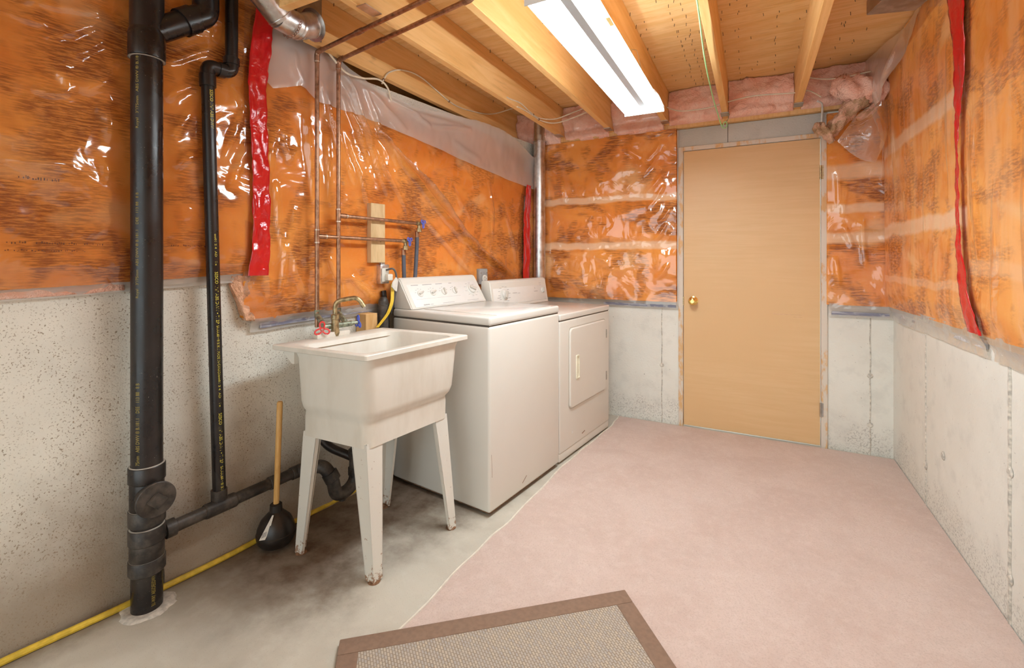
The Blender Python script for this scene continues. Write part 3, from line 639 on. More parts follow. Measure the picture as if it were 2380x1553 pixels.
# torn batt and plastic pocket hanging at the door's upper right corner
tt = thing('torn_batt', 'dusty torn insulation batt sagging over the upper right corner of the door', 'insulation', (.50, 3.5, 2.0))
def blob(path, rad, seed, seg=26, amp=.35, flat=1.0):
    P = smooth_path(path, 7); n = len(P); rr = np.interp(np.linspace(0, 1, n), np.linspace(0, 1, len(rad)), rad); mb = MB()
    x, y, _ = frame(P[1]-P[0]); loops = []
    for i in range(n):
        tn = nrm(P[min(i+1, n-1)]-P[max(i-1, 0)]); x = nrm(x-tn*np.dot(x, tn)); y = np.cross(tn, x); lp = []
        for k in range(seg):
            a = 2*math.pi*k/seg; nz = 1+amp*float(fbm(np.array(math.cos(a)*1.6+i*.35+seed*3), np.array(math.sin(a)*1.6+i*.2), seed))*2
            lp.append(P[i]+rr[i]*nz*(math.cos(a)*x+flat*math.sin(a)*y))
        loops.append(lp)
    return mb.loft(loops)
blob([(.43, 3.44, 2.30), (.52, 3.43, 2.27), (.62, 3.45, 2.24), (.69, 3.47, 2.22)], [.045, .075, .07, .05], 5, amp=.4).build('upper_roll', M_PINK, tt, smooth=180)
blob([(.60, 3.46, 2.20), (.52, 3.47, 2.14), (.46, 3.48, 2.06), (.415, 3.48, 1.985)], [.06, .075, .06, .03], 6, amp=.4, flat=.7).build('hanging_flap', M_DUSTY, tt, smooth=180)
blob([(.335, 3.46, 2.065), (.37, 3.46, 2.05), (.41, 3.46, 2.0), (.44, 3.47, 1.96)], [.02, .045, .04, .025], 7, amp=.55, flat=.7).build('torn_end', M_DUSTY, tt, smooth=180)
# pocket: curved sheet
pk = MB(); nu, nv = 34, 34
edgeL = [(.655, 3.42, 2.17), (.56, 3.41, 2.10), (.50, 3.40, 2.02), (.455, 3.41, 1.95)]; edgeR = [(.70, 3.44, 2.16), (.70, 3.41, 2.05), (.685, 3.40, 1.93), (.64, 3.42, 1.80)]
eL = smooth_path(edgeL, 11); eR = smooth_path(edgeR, 11); m_ = len(eL)
for i in range(m_):
    for j in range(nv):
        s_ = j/(nv-1); p = (1-s_)*eL[i]+s_*eR[i]; t_ = i/(m_-1)
        p = p+np.array([0, -.075*math.sin(math.pi*s_)*math.sin(math.pi*min(1, t_*.85+.1))+.018*float(fbm(np.array(s_*4), np.array(t_*4), 17)), -.03*math.sin(math.pi*s_)*t_])
        pk.v.append(tuple(p))
pk.f = [(i*nv+j, i*nv+j+1, (i+1)*nv+j+1, (i+1)*nv+j) for i in range(m_-1) for j in range(nv-1)]
pk.build('plastic_pocket', M_POCKET, tt, smooth=180)

# ================================================================== CARPET, MAT, HOSE
ce_pts = [(-.93, 3.60), (-.925, 3.36), (-.965, 2.95), (-1.0, 2.55), (-1.01, 2.0), (-1.032, 1.68), (-1.037, 1.26), (-1.045, .6), (-1.05, -.6), (-1.05, Y0+.02)]
cp = smooth_path([(x, y, 0) for x, y in ce_pts], 6)
ct = thing('carpet', 'pale pink carpet covering most of the floor', 'carpet', (-.1, .6, 0))
mb = MB(); n = len(cp)
for k, p in enumerate(cp):
    w = .004*math.sin(k*1.3); x = p[0]+w
    mb.v += [(x, p[1], .0005), (x+.004, p[1], .008), (RX-.004, p[1], .008), (RX-.004, p[1], .0005)]
for k in range(n-1):
    a = k*4
    for j in range(3): mb.f.append((a+j, a+4+j, a+5+j, a+1+j))
mb.build('pile', M_CARPET, ct, smooth=0)
MB().tube([(p[0]-.002+.004*math.sin(k*1.3), p[1], .005) for k, p in enumerate(cp)], .0055, 7).build('edge_binding', plain('pale_binding', (.74, .68, .58), .8), ct)['label'] = 'pale frayed carpet edge'
mt = thing('doormat', 'woven tan floor mat with brown cloth border at the bottom of view', 'mat', (-.7, 1.1, .009))
c0 = np.array([-1.174, 1.067, .0]); c1 = np.array([-.419, 1.711, .0]); em = nrm(c1-c0); en = nrm(np.array([em[1], -em[0], 0])); wm = np.linalg.norm(c1-c0); lm_ = .66; bw = .062
frm = (c0, em, en, EZ)
MB().box(frm, bw*.6, wm-bw*.6, bw*.6, lm_-bw*.6, .009, .017).build('woven_centre', M_WEAVE, mt, smooth=0)
for (a0, a1, b0, b1) in ((0, wm, 0, bw), (0, wm, lm_-bw, lm_), (0, bw, bw, lm_-bw), (wm-bw, wm, bw, lm_-bw)):
    MB().box(frm, a0, a1, b0, b1, .0088, .0195, .003, 2).build('border', M_BORDER, mt)
hp = [(-2.047, .35), (-2.028, .54), (-1.985, .75), (-1.952, .95), (-1.925, 1.15), (-1.915, 1.32), (-1.89, 1.55), (-1.865, 1.80), (-1.83, 2.05), (-1.80, 2.3)]
tag(MB().tube(smooth_path([(-2.12, -1.2, .012), (-2.09, -.3, .012)]+[(x, y, .011) for x, y in hp], 6), .011, 10).build('air_hose', M_YELLOW), 'yellow rubber hose lying along the foot of the left wall', 'hose')

# ================================================================== BLACK DRAIN PIPES
sx = L(.344, .095, 0); SR = .0465
st = thing('soil_stack', 'thick black plastic drain stack from floor to ceiling at left', 'pipe', sx)
P_ = lambda z: sx+EZ*z
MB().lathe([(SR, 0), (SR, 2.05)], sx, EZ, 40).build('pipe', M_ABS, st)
def hub(z0, z1, r, par, mat=M_ABS, lean=0):
    MB().lathe([(SR*.99, z0), (r-.003, z0), (r, z0+.004), (r, z1-.003), (r-.002, z1), (SR*.99, z1)], sx, EZ, 40).build('hub', mat, par)
    MB().lathe([(SR, z1), (r-.003, z1+.0005), (SR+.001, z1+.003)], sx, EZ, 40, False).build('cement_ring', M_GLUE, par)
hub(.450, .508, .0545, st); hub(.300, .356, .0545, st, M_ABSD); hub(.235, .290, .0545, st, M_ABSD); hub(.130, .180, .0545, st, M_ABSD)
MB().lathe([(SR, .17), (.051, .18), (.051, .25), (SR, .26)], sx, EZ, 40, False).build('tee_body', M_ABSD, st)
MB().lathe([(SR, .33), (.0505, .34), (.0505, .46), (SR, .47)], sx, EZ, 40, False).build('cleanout_body', M_ABS, st)
fd, rg = facing(sx, .28)
cl = MB().lathe([(.044, .02), (.044, .062), (.051, .064), (.051, .076)], P_(.408), fd, 36).build('cleanout_collar', M_ABS, st)
MB().torus(P_(.408)+fd*.078, fd, .053, .0026, 36, 6).build('orange_gasket', plain('orange_gasket', (.62, .20, .07), .6), cl)
pl = MB().lathe([(.056, .080), (.059, .082), (.059, .090), (.057, .092), (.001, .0922)], P_(.408), fd, 40).build('cleanout_plug', M_ABSD, st)
pr = nrm(np.cross(fd, EZ)); MB().box((P_(.408)+fd*.094, nrm(pr+EZ), nrm(EZ-pr), fd), -.021, .021, -.021, .021, 0, .014, .002).build('square_lug', M_ABSD, pl)
# upper wye
MB().lathe([(SR, 1.945), (.0535, 1.948), (.0545, 1.955), (.0545, 2.03), (.052, 2.04), (SR, 2.06)], sx, EZ, 40).build('hub', M_ABS, st)
MB().lathe([(.0545, 1.944), (.0525, 1.946), (SR, 1.944)], sx, EZ, 40, False).build('cement_ring', M_GLUE, st)
MB().lathe([(.050, 2.03), (.050, 2.454)], sx, EZ, 40).build('upper_pipe', M_ABS, st)
wd = nrm(EU*.78+EZ*.62); MB().tube([P_(2.035)-wd*0, P_(2.035)+wd*.16], .044, 32).build('wye_branch', M_ABS, st)
w1 = P_(2.035)+wd*.135; MB().tube([w1, w1+wd*.05], .0505, 32).build('hub', M_ABS, st)
w2 = w1+wd*.05; MB().tube(bend_path([w2, w2+wd*.055, w2+wd*.055+EZ*.14], .06), .045, 32).build('elbow', M_ABS, st)
w3 = w2+wd*.055+EZ*.085; MB().tube([w3, w3+EZ*.06], .0515, 32).build('hub', M_ABS, st)
MB().tube([w3+EZ*.05, np.array([w3[0], w3[1], ZC-.001])], .045, 24).build('riser', M_ABS, st)
fd2, rg2 = facing(sx, -.56); body = 'Royal   3"/75mm   ABS DWV \u00ae B.181.1    DEE   113 88   8 B'
for tb_, w_, z_ in ((body, .365, 1.102), ('Royal   3"/75mm   ABS DWV \u00ae B.181', .255, 1.69), ('75mm   ABS DWV \u00ae B.181.1    DEE   113 88   8 B', .285, .522)):
    tx = MB(); text_on_cyl(tx, tb_, w_, .0125, P_(z_), EZ, fd2, -rg2, SR); tx.build('printed_text', M_YFADE, st, smooth=0)['kind'] = 'stuff'
fd3, rg3 = facing(sx, .38); tx = MB(); text_on_cyl(tx, 'B1-WAY ABS/DEE/DWV', .105, .012, P_(.022), EZ, fd3, -rg3, SR); tx.build('printed_text', M_YFADE, st, smooth=0)['kind'] = 'stuff'
mb = MB(); ns = 60; lp = [[], [], [], []]
for k in range(ns):
    a = 2*math.pi*k/ns; w = .5+float(fbm(np.array(math.cos(a)*2.2+4), np.array(math.sin(a)*2.2+4), 44, 4)); e = np.array([math.cos(a), math.sin(a), 0])
    for q, (rr_, hh) in enumerate(((SR*.98, .004), (SR+.010+.008*w, .003+.004*w), (SR+.018+.016*w, .003+.003*w), (SR+.022+.022*w, .0004))): lp[q].append(sx+e*rr_+EZ*hh)
o = mb.loft(lp, False, False).build('crust_ring', M_DIRT, st)

vb = L(.587, .08, .255); vt = L(.548, .072, 1.935)
vp = thing('branch_drain', 'slim black vent pipe and branch drain with trap, running under the sink', 'pipe', L(.60, .08, 0))
VR = .0235
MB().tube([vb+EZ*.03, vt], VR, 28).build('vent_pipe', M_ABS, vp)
def sleeve(p0, p1, r, par, mat=M_ABS, name='hub', seg=28):
    return MB().tube([p0, p0+(p1-p0)*.04, p0+(p1-p0)*.05, p1-(p1-p0)*.05, p1-(p1-p0)*.04, p1], [r-.002, r, r, r, r, r-.002], seg).build(name, mat, par)
va = nrm(vt-vb)
sleeve(vb+va*.02, vb+va*.062, .029, vp, M_ABSD)
sleeve(vt-va*.02, vt+va*.03, .029, vp)
vu = L(.636, .072, 2.02)
MB().tube(bend_path([vt+va*.02, vt+EZ*.065, np.array([vu[0], vu[1], vt[2]+.062]), vu+EZ*.04], .04, 9), .026, 26).build('offset_bend', M_ABS, vp)
sleeve(L(.585, .072, vt[2]+.063), L(.612, .072, vt[2]+.063), .0295, vp); sleeve(vu+EZ*.01, vu+EZ*.04, .0295, vp)
MB().tube([vu+EZ*.02, L(.637, .072, ZC-.001)], VR, 28).build('upper_pipe', M_ABS, vp)
# horizontal run
h0 = L(.385, .094, .245); h1 = L(.92, .078, .262); ha = nrm(h1-h0)
MB().tube([h0, h1], VR, 26).build('branch_pipe', M_ABSD, vp)
sleeve(h0+ha*.012, h0+ha*.045, .032, vp, M_ABSD); sleeve(L(.53, .0885, .2495), L(.645, .0865, .253), .0285, vp, M_ABSD, 'tee')
sleeve(L(.785, .082, .258), L(.82, .081, .259), .028, vp, M_ABSD); sleeve(L(.885, .079, .261), L(.93, .078, .262), .028, vp, M_ABSD)
trap = bend_path([L(.92, .078, .262), L(.955, .12, .275), L(.99, .17, .285), L(1.015, .20, .225), L(1.03, .205, .14), L(1.09, .205, .135), L(1.135, .205, .17), L(1.138, .205, .30)], .035, 6)
MB().tube(trap, .029, 24).build('trap', M_ABSD, vp)
sleeve(L(1.005, .19, .252), L(1.018, .203, .215), .035, vp, M_ABSD); sleeve(L(1.138, .205, .20), L(1.138, .205, .235), .035, vp, M_ABSD); sleeve(L(1.138, .205, .29), L(1.138, .205, .32), .034, vp, M_ABSD)
MB().tube([L(1.138, .205, .23), L(1.138, .205, .36), L(1.12, .33, .45), L(1.075, .465, .535)], .023, 20).build('tailpiece', M_ABSD, vp)
MB().lathe([(.016, 0), (.016, .025), (.012, .026)], L(1.065, .205, .105), EZ, 14).build('trap_plug', M_ABSD, vp)
MB().tube(bend_path([L(1.02, .05, .42), L(1.06, .10, .33), L(1.138, .19, .275)], .04), .02, 18).build('washer_inlet', M_ABS, vp)
fdv, rgv = facing(vb, .5)
VZ = lambda z: vb+va*((z-vb[2])/va[2])
for tb_, w_, h_t, z_ in (('SESCO 1\u00bd" ABS/DWV \u2022 T12P', .205, .013, 1.185), ('SA.AA.60 \u2022 \u00ae B181.1 MADE IN CANADA', .20, .010, .973), ('oo01 2 4  AD    l x', .125, .008, 1.335),
                         ('SESCO 1\u00bd" ABS/DWV \u2022 T12P', .20, .013, .625), ('SA.AA.60 \u2022 \u00ae B181', .105, .010, .413), ('oo01 2 4  AD    l x', .125, .008, .775), ('SESCO 1\u00bd" ABS/DWV', .15, .013, 1.90)):
    tx = MB(); text_on_cyl(tx, tb_, w_, h_t, VZ(z_), -va, fdv, rgv, VR); tx.build('printed_text', M_YPRINT, vp, smooth=0)['kind'] = 'stuff'
tx = MB(); hc = L(.655, .085, .2535); fh = nrm(ED*.8+EZ*-.1-EU*.25); text_on_cyl(tx, 'T1 DWV DEE/ABS WAY-1', .115, .012, L(.775, .0815, .2575), -ha, fh, -EZ, VR); tx.build('printed_text', M_YPRINT, vp, smooth=0)['kind'] = 'stuff'
# laundry standpipe and post behind the washer
sp_ = thing('standpipe', 'dusty black standpipe beside the washer, yellow strap in front of it', 'pipe', L(1.405, .085, 0))
MB().lathe([(.027, 0), (.027, 1.0), (.024, 1.015), (.014, 1.028), (.001, 1.03)], L(1.405, .085, 0), EZ, 24).build('pipe', M_ABSD, sp_)
MB().torus(L(1.405, .085, .985), EZ, .027, .002, 24, 6).build('rim', M_ABSD, sp_)
tag(MB().tube(smooth_path([L(1.455, .055, .3), L(1.455, .055, .8), L(1.445, .06, .93), L(1.43, .055, 1.06)], 6), .015, 14).build('drain_hose', M_ABS), 'black drain hose rising behind the left edge of the washer', 'hose')
tag(MB().box(FL, 1.29, 1.365, .004, .085, 0, .945, .002, 1).build('wooden_post', M_POSTW, smooth=0), 'short bare wooden post behind the sink beside the standpipe', 'post')

# ================================================================== COPPER PIPES
CR = .0098
def valve(par, c, dirv, handle_mat, hx, name='valve', body=M_BRASSD):
    v = MB().tube([c-dirv*.03, c-dirv*.018, c-dirv*.016, c+dirv*.004], [.010, .010, .013, .013], 14); v.tube([c+EZ*.004, c-EZ*.03], .0105, 14); v.tube([c-EZ*.03, c-EZ*.05], .0145, 8)
    v.tube([c, c+hx*.024], .0075, 10); vo = v.build(name, body, par)
    h = c+hx*.028; x, y, _ = frame(hx); hm = MB(); hm.lathe([(.008, -.004), (.008, .004)], h, hx, 12)
    for k in range(3):
        a = 2*math.pi*k/3+.5; dr_ = math.cos(a)*x+math.sin(a)*y; sd = -math.sin(a)*x+math.cos(a)*y
        lobe = [h+dr_*.006+sd*.007, h+dr_*.018+sd*.0085, h+dr_*.0255+sd*.005, h+dr_*.0275, h+dr_*.0255-sd*.005, h+dr_*.018-sd*.0085, h+dr_*.006-sd*.007]
        hm.tube(lobe, .0033, 7)
    hm.build('handle', handle_mat, vo)
    MB().lathe([(.004, .004), (.004, .007), (.001, .0075)], h, hx, 10).build('screw', M_STEEL, vo)
    return vo
def copper(label, u, d, zt, run_end, bu_end, bz):
    t = thing('water_pipe', label, 'pipe', L(u, d, .915), 'copper water pipes')
    top = L(u, d, zt); run = nrm(np.array(run_end)-top)
    MB().tube([L(u, d, .915), L(u, d, zt-.02)], CR, 16).build('riser', M_COPPER, t)
    MB().tube(bend_path([L(u, d, zt-.045), top, top+run*.045], .028), .0122, 16).build('elbow', M_COPPER, t)
    MB().tube([top+run*.02, np.array(run_end)], CR, 16).build('ceiling_run', M_COPPER, t)
    re = np.array(run_end); MB().tube(bend_path([re-run*.04, re+run*.01, re+run*.01+EZ*.06], .025), .0122, 14).build('elbow', M_COPPER, t)
    MB().tube([re+run*.01+EZ*.04, re+run*.01+EZ*.24], CR, 12).build('upper_riser', M_COPPER, t)
    mid = top+run*.33; MB().tube([mid-run*.022, mid+run*.022], .012, 14).build('coupling', M_COPPER, t)
    for q in (zt-.045, bz+.03, bz-.03, .965): MB().tube([L(u, d, q-.003), L(u, d, q+.003)], .0128, 14).build('solder_joint', M_SOLDER, t)
    MB().tube([L(u, d, bz-.028), L(u, d, bz+.028)], .0122, 16).build('tee', M_COPPER, t)
    MB().tube([L(u, d, bz), L(u+.045, d, bz-.0006)], .0122, 14).build('tee_outlet', M_COPPER, t)
    MB().tube([L(u+.04, d, bz), L(bu_end-.03, d, bz-.006)], CR-.0006, 16).build('branch', M_COPPER, t)
    MB().tube([L(u+.044, d, bz-.0006), L(u+.049, d, bz-.0006)], .0127, 14).build('solder_joint', M_SOLDER, t)
    valve(t, L(bu_end, d, bz-.006), EU, M_BLUEP, nrm(ED+EU*.3))
    return t
copper('left copper riser with the lower branch to a blue shut-off valve', 1.001, .10, 2.210, (-.955, 1.375, 2.210), 1.55, 1.343)
copper('right copper riser with the upper branch to a blue shut-off valve', 1.116, .10, 2.212, (-.935, 1.475, 2.212), 1.655, 1.449)
wbk = thing('mounting_block', 'upright wooden block behind the two copper branch pipes', 'block', L(1.38, .05, 1.22))
MB().box(FL, 1.333, 1.428, .030, .074, 1.215, 1.535, .003, 1).build('block', M_BLOCKW, wbk, smooth=0)
for z in (1.445, 1.338):
    MB().tube(arc(L(1.385, .085, z), .0105, ED, EZ, -1.9, 1.9, 9), .0013, 6).build('pipe_clip', M_BRASSD, wbk)
for label, u, zt, uz in (('dark rubber washer hose hanging from the lower blue valve', 1.55, 1.285, [(1.55, .085), (1.552, .085), (1.556, .09), (1.558, .10)]), ('dark rubber washer hose hanging from the upper blue valve', 1.655, 1.39, [(1.655, .085), (1.652, .082), (1.635, .085), (1.60, .09)])):
    zs = [zt, zt-.12, zt-.28, .96]
    t = thing('washer_hose', label, 'hose', L(u, .09, .96), 'washer supply hoses')
    MB().tube(smooth_path([L(a, b, z) for (a, b), z in zip(uz, zs)], 8), .0115, 14).build('hose', M_HOSE, t)
    MB().tube([L(u, .085, zt+.012), L(u, .085, zt-.028)], .0125, 14).build('ferrule', M_COPPER, t)

# faucet on the tub deck
TUBZ = .880
ft = thing('laundry_faucet', 'old brass two-handle faucet on a white block at back of sink', 'faucet', L(1.02, .20, TUBZ))
FD = .190
MB().box(FL, .925, 1.095, FD-.008, FD+.032, TUBZ-.001, TUBZ+.022, .004, 2).build('mount_block', M_TUB, ft)
zf = TUBZ+.046
MB().tube([L(.972, FD, zf), L(1.125, FD, zf)], .0135, 14).build('body', M_PATINA, ft)
for u_, ub in ((1.001, .982), (1.116, 1.095)):
    MB().tube([L(ub, FD, zf-.006), L(ub, FD-.01, zf+.012), L(u_, .10, zf+.045), L(u_, .10, zf+.07)], [.013, .013, .0125, .0125], 14).build('supply_union', M_PATINA, ft)
MB().lathe([(.017, -.045), (.021, -.03), (.017, -.012), (.016, .03), (.0185, .032), (.0185, .052), (.015, .055)], L(1.025, FD+.016, zf), EZ, 20).build('centre_column', M_BRASSD, ft)
MB().tube(bend_path([L(1.025, FD+.016, zf+.05), L(1.025, FD+.016, zf+.115), L(1.098, FD+.085, zf+.132), L(1.118, FD+.105, zf+.085)], .03, 8), .0105, 16).build('spout', M_BRASSD, ft)
for (c, hx, mat) in ((L(.960, FD+.008, zf-.004), nrm(ED*.8-EU*.4), M_REDP), (L(1.125, FD+.002, zf+.002), nrm(EU*.95+ED*.25), M_BLUEP)):
    v = MB().tube([c, c+hx*.03], .0085, 12); vo = v.build('stem', M_PATINA, ft)
    h = c+hx*.032; x, y, _ = frame(hx); hm = MB(); hm.lathe([(.009, -.004), (.009, .004)], h, hx, 12)
    for k in range(3):
        a = 2*math.pi*k/3+math.pi/2; dr_ = math.cos(a)*x+math.sin(a)*y; sd = -math.sin(a)*x+math.cos(a)*y
        hm.tube([h+dr_*.007+sd*.008, h+dr_*.022+sd*.0105, h+dr_*.031+sd*.007, h+dr_*.034, h+dr_*.031-sd*.007, h+dr_*.022-sd*.0105, h+dr_*.007-sd*.008], .0036, 8)
    hm.build('red_handle' if mat is M_REDP else 'blue_handle', mat, ft)
    MB().lathe([(.005, .004), (.005, .008), (.001, .009)], h, hx, 10).build('screw', M_STEEL, ft)

# electrical boxes
eb = thing('outlet_box', 'small metal outlet box with plug below the wooden block', 'outlet', L(1.43, .05, 1.10))
MB().box(FL, 1.395, 1.455, .025, .075, 1.10, 1.205, .004, 2).build('box', M_GALV, eb)
MB().box(FL, 1.402, 1.448, .0755, .079, 1.11, 1.185, .002, 1).build('cover', M_WPLAS, eb)
MB().box(FL, 1.412, 1.438, .024, .06, 1.205, 1.222, .002, 1).build('clamp', M_GALV, eb)
MB().box((L(1.435, .095, 1.135), nrm(EU+.2*ED), nrm(ED-.2*EU), EZ), -.016, .016, -.018, .018, -.018, .018, .006, 2).build('plug', M_WPLAS, eb)
MB().tube(smooth_path([L(1.43, .08, 1.175), L(1.445, .12, 1.18), L(1.475, .11, 1.13), L(1.482, .085, 1.03), L(1.482, .06, .93)], 7), .0055, 10).build('cord', plain('grey_cord', (.12, .11, .11), .5), eb)
ys_ = thing('yellow_strap', 'yellow strap with a folded paper tag hanging between outlet and sink', 'strap', L(1.39, .12, .88))
sp2 = smooth_path([L(1.445, .112, 1.10), L(1.443, .115, 1.05), L(1.43, .125, 1.0), L(1.40, .13, .945), L(1.35, .135, .90), L(1.32, .14, .878)], 8); mb = MB(); wv = .0085
for k, p in enumerate(sp2):
    a = .5+.12*k/6; e = math.cos(a)*EU+math.sin(a)*ED
    mb.v += [tuple(p-e*wv), tuple(p+e*wv), tuple(p+e*wv-ED*.0012), tuple(p-e*wv-ED*.0012)]
for k in range(len(sp2)-1):
    for j in range(4): mb.f.append((k*4+j, k*4+(j+1) % 4, k*4+4+(j+1) % 4, k*4+4+j))
mb.build('strap', M_YSTRAP, ys_)
tgp = MB().prism((L(1.448, .122, 1.085), nrm(EU-.3*ED), nrm(EZ+.15*EU), nrm(ED+.3*EU)), [(-.028, 0), (-.022, .025), (.004, .05), (.026, .03), (.024, -.03), (0, -.02)], 0, .006); tgp.build('paper_tag', M_PAPER, ys_)
db = thing('dryer_outlet', 'grey square dryer outlet on the wall behind the appliances', 'outlet', L(2.31, .05, 1.06))
MB().box(FL, 2.262, 2.352, .022, .070, 1.055, 1.165, .007, 3).build('box', M_GREY, db)
MB().lathe([(.027, 0), (.027, .006), (.024, .009), (.001, .009)], L(2.312, .070, 1.095), ED, 24).build('receptacle', M_WPLAS, db)
for a in (0, 2.1, 4.2): MB().box((L(2.312, .0792, 1.095)+EU*.012*math.cos(a)+EZ*.012*math.sin(a), EU, EZ, ED), -.0015, .0015, -.005, .005, 0, .0004).build('slot', M_GAP, db)
for s_ in (-1, 1): MB().lathe([(.003, 0), (.003, .002), (.001, .0022)], L(2.307+s_*.033, .070, 1.135), ED, 8).build('screw', M_RUST, db)

# ================================================================== WASHER
WU0, WU1, WD0, WD1 = 1.478, 2.158, .075, .757
wt = thing('washing_machine', 'cream top-load washer between the laundry sink and the dryer', 'washer', L((WU0+WU1)/2, (WD0+WD1)/2, 0))
MB().box(FL, WU0, WU1, WD0, WD1, .022, .912, .014, 4).build('cabinet', M_APPL, wt)
MB().box(FL, WU0+.005, WU1-.005, WD0+.01, WD1-.008, .908, .922).build('seam', M_GAP, wt)
MB().box(FL, WU0+.001, WU1-.001, WD0, WD1+.001, .915, .958, .012, 4).build('top', M_APPLT, wt)
lidm = MB().box(FL, WU0+.075, WU1-.075, .245, WD1-.012, .955, .962, .003, 2).build('lid', M_APPLT, wt)
for (u, d) in ((WU0+.05, WD1-.06), (WU1-.05, WD1-.06), (WU0+.05, WD0+.06), (WU1-.05, WD0+.06)):
    MB().lathe([(.02, 0), (.02, .01), (.01, .012), (.01, .03)], L(u, d, 0), EZ, 12).build('foot', M_RUBBER, wt)
MB().box(FL, WU0+.02, WU1-.02, WD0+.05, WD1-.015, .010, .03).build('base_pan', M_RUST, wt)
# console: side profile in (d,z)
def console(par, u0, u1, d0, dt, db_, z0, z1, r, bez, mat_body, panel_in):
    prof = [(d0, z0), (db_, z0), (dt+.004, z1-.012), (dt-.008, z1), (d0+.006, z1), (d0, z1-.006)]
    mb = MB(); fr = (A3, ED, EZ, EU); mb.prism(fr, prof, u0, u1)
    bm = bmesh.new(); vs = [bm.verts.new(v) for v in mb.v]; [bm.faces.new([vs[i] for i in f]) for f in mb.f]
    bmesh.ops.recalc_face_normals(bm, faces=bm.faces[:]); bmesh.ops.bevel(bm, geom=bm.edges[:], offset=r, segments=3, affect='EDGES'); bm.verts.index_update()
    m2 = MB(); m2.v = [tuple(v.co) for v in bm.verts]; m2.f = [tuple(v.index for v in f.verts) for f in bm.faces]; bm.free()
    c = m2.build('console', mat_body, par)
    b0 = L(u0, db_, z0); up = nrm((ED*(dt-db_)+EZ*(z1-.012-z0))); nn = nrm(np.cross(EU, up)); nn = nn if np.dot(nn, ED) > 0 else -nn
    ln = math.hypot(dt-db_, z1-.012-z0)
    return c, (b0, EU, up, nn), ln
cw, cf, cl_ = console(wt, WU0+.012, WU1-.012, WD0-.005, .116, .222, .955, 1.128, .006, 0, M_APPL, .01)
wid = WU1-WU0-.024
MB().box(cf, .03, wid-.03, .012, cl_-.032, -.002, .0035, .003, 2).build('control_panel', M_PANEL, wt)
MB().box(cf, .02, wid-.02, cl_-.026, cl_-.004, -.002, .003, .003, 2).build('top_trim', M_APPLT, wt)
def knob(par, fr, x, y, r, ang, h=.018, big=False):
    o, e1, e2, e3 = fr; c = o+e1*x+e2*y
    kb = MB().lathe([(r, .003), (r, .008), (r*.86, .0105), (.001, .0105)], c, e3, 28)
    if big: kb = MB().lathe([(r, .003), (r, .0055), (r*.72, .007), (r*.72, .016), (r*.64, .019), (.001, .019)], c, e3, 32)
    k = kb.build('knob', M_KNOB, par)
    d1 = math.cos(ang)*e1+math.sin(ang)*e2; d2 = -math.sin(ang)*e1+math.cos(ang)*e2
    b = .019 if big else .0105
    MB().box((c, d1, d2, e3), -r*(.6 if big else .85), r*(.6 if big else 1.0), -r*.24, r*.24, b-.002, b+h*.6, .0025, 2).build('grip', M_KNOBF, k)
    return k
ky = cl_*.50
for x, a in ((.105, .35), (.205, .35), (.300, 1.45), (.395, 1.45)): knob(wt, cf, x, ky, .0205, a)
knob(wt, cf, .555, ky+.002, .040, -.5, .02, True)
pr_ = MB()
def dash(fr, x, y, w, h=.003): pr_.box(fr, x, x+w, y, y+h, .0036, .0039)
for x, w in ((.062, .055), (.150, .075), (.258, .055), (.372, .025)): dash(cf, x, ky+.055, w, .0035)
for x in (.105, .205, .300, .395):
    for k in range(5):
        a = .4+k*.62; dash(cf, x+.032*math.cos(a)-.005, ky+.032*math.sin(a), .010, .002)
for k in range(10):
    a = .2+k*.62; dash(cf, .555+.055*math.cos(a)-.009, ky+.048*math.sin(a), .018, .002)
dash(cf, .06, ky-.035, .37, .0008); dash(cf, .47, .022, .11, .002); dash(cf, .25, .022, .10, .002); dash(cf, .148, .022, .022, .0025)
pr_.build('printed_marks', M_INK, wt, smooth=0)
tx = MB(); text_on_plane(tx, 'KENMORE', .045, .0075, cf[0]+EU*.095+cf[2]*.020+cf[3]*.0039, EU, cf[2]); tx.build('brand_text', M_INKD, wt, smooth=0)
# scuffs and rust near the foot of the front
sm = MB(); sm.tube([L(1.76, WD1+.0006, .06), L(1.80, WD1+.0006, .085)], .0012, 5); sm.tube([L(WU0+.02, WD1-.0005, .19), L(WU0+.016, WD1-.0005, .30)], .0011, 5); sm.build('scratch', M_RUST, wt)
# ================================================================== DRYER
DU0, DU1, DD0, DD1 = 2.172, 2.912, .14, .752
dt_ = thing('clothes_dryer', 'cream front-load dryer beyond the washer, against the back wall', 'dryer', L((DU0+DU1)/2, (DD0+DD1)/2, 0))
MB().box(FL, DU0, DU1, DD0, DD1, .062, .858, .010, 4).build('cabinet', M_APPL, dt_)
MB().box(FL, DU0+.001, DU1-.001, DD0+.01, DD1-.004, .012, .064, .006, 3).build('kick_panel', M_APPL, dt_)
MB().box(FL, DU0+.004, DU1-.004, DD0, DD1-.006, .855, .866).build('seam', M_GAP, dt_)
MB().box(FL, DU0, DU1, DD0, DD1+.003, .862, .900, .009, 4).build('top', M_APPLT, dt_)
for (u, d) in ((DU0+.05, DD1-.06), (DU1-.05, DD1-.06), (DU0+.05, DD0+.06), (DU1-.05, DD0+.06)):
    MB().lathe([(.018, 0), (.018, .02)], L(u, d, 0), EZ, 12).build('foot', M_RUBBER, dt_)
def rrect(w, h, r, n=6):
    pts = []
    for cx, cy, a0 in ((w/2-r, h/2-r, 0), (-w/2+r, h/2-r, math.pi/2), (-w/2+r, -h/2+r, math.pi), (w/2-r, -h/2+r, 1.5*math.pi)):
        for t in np.linspace(a0, a0+math.pi/2, n): pts.append((cx+r*math.cos(t), cy+r*math.sin(t)))
    return pts
du, dz, dw, dh = 2.562, .555, .545, .495
frd = (L(du, DD1, dz), EU, EZ, ED)
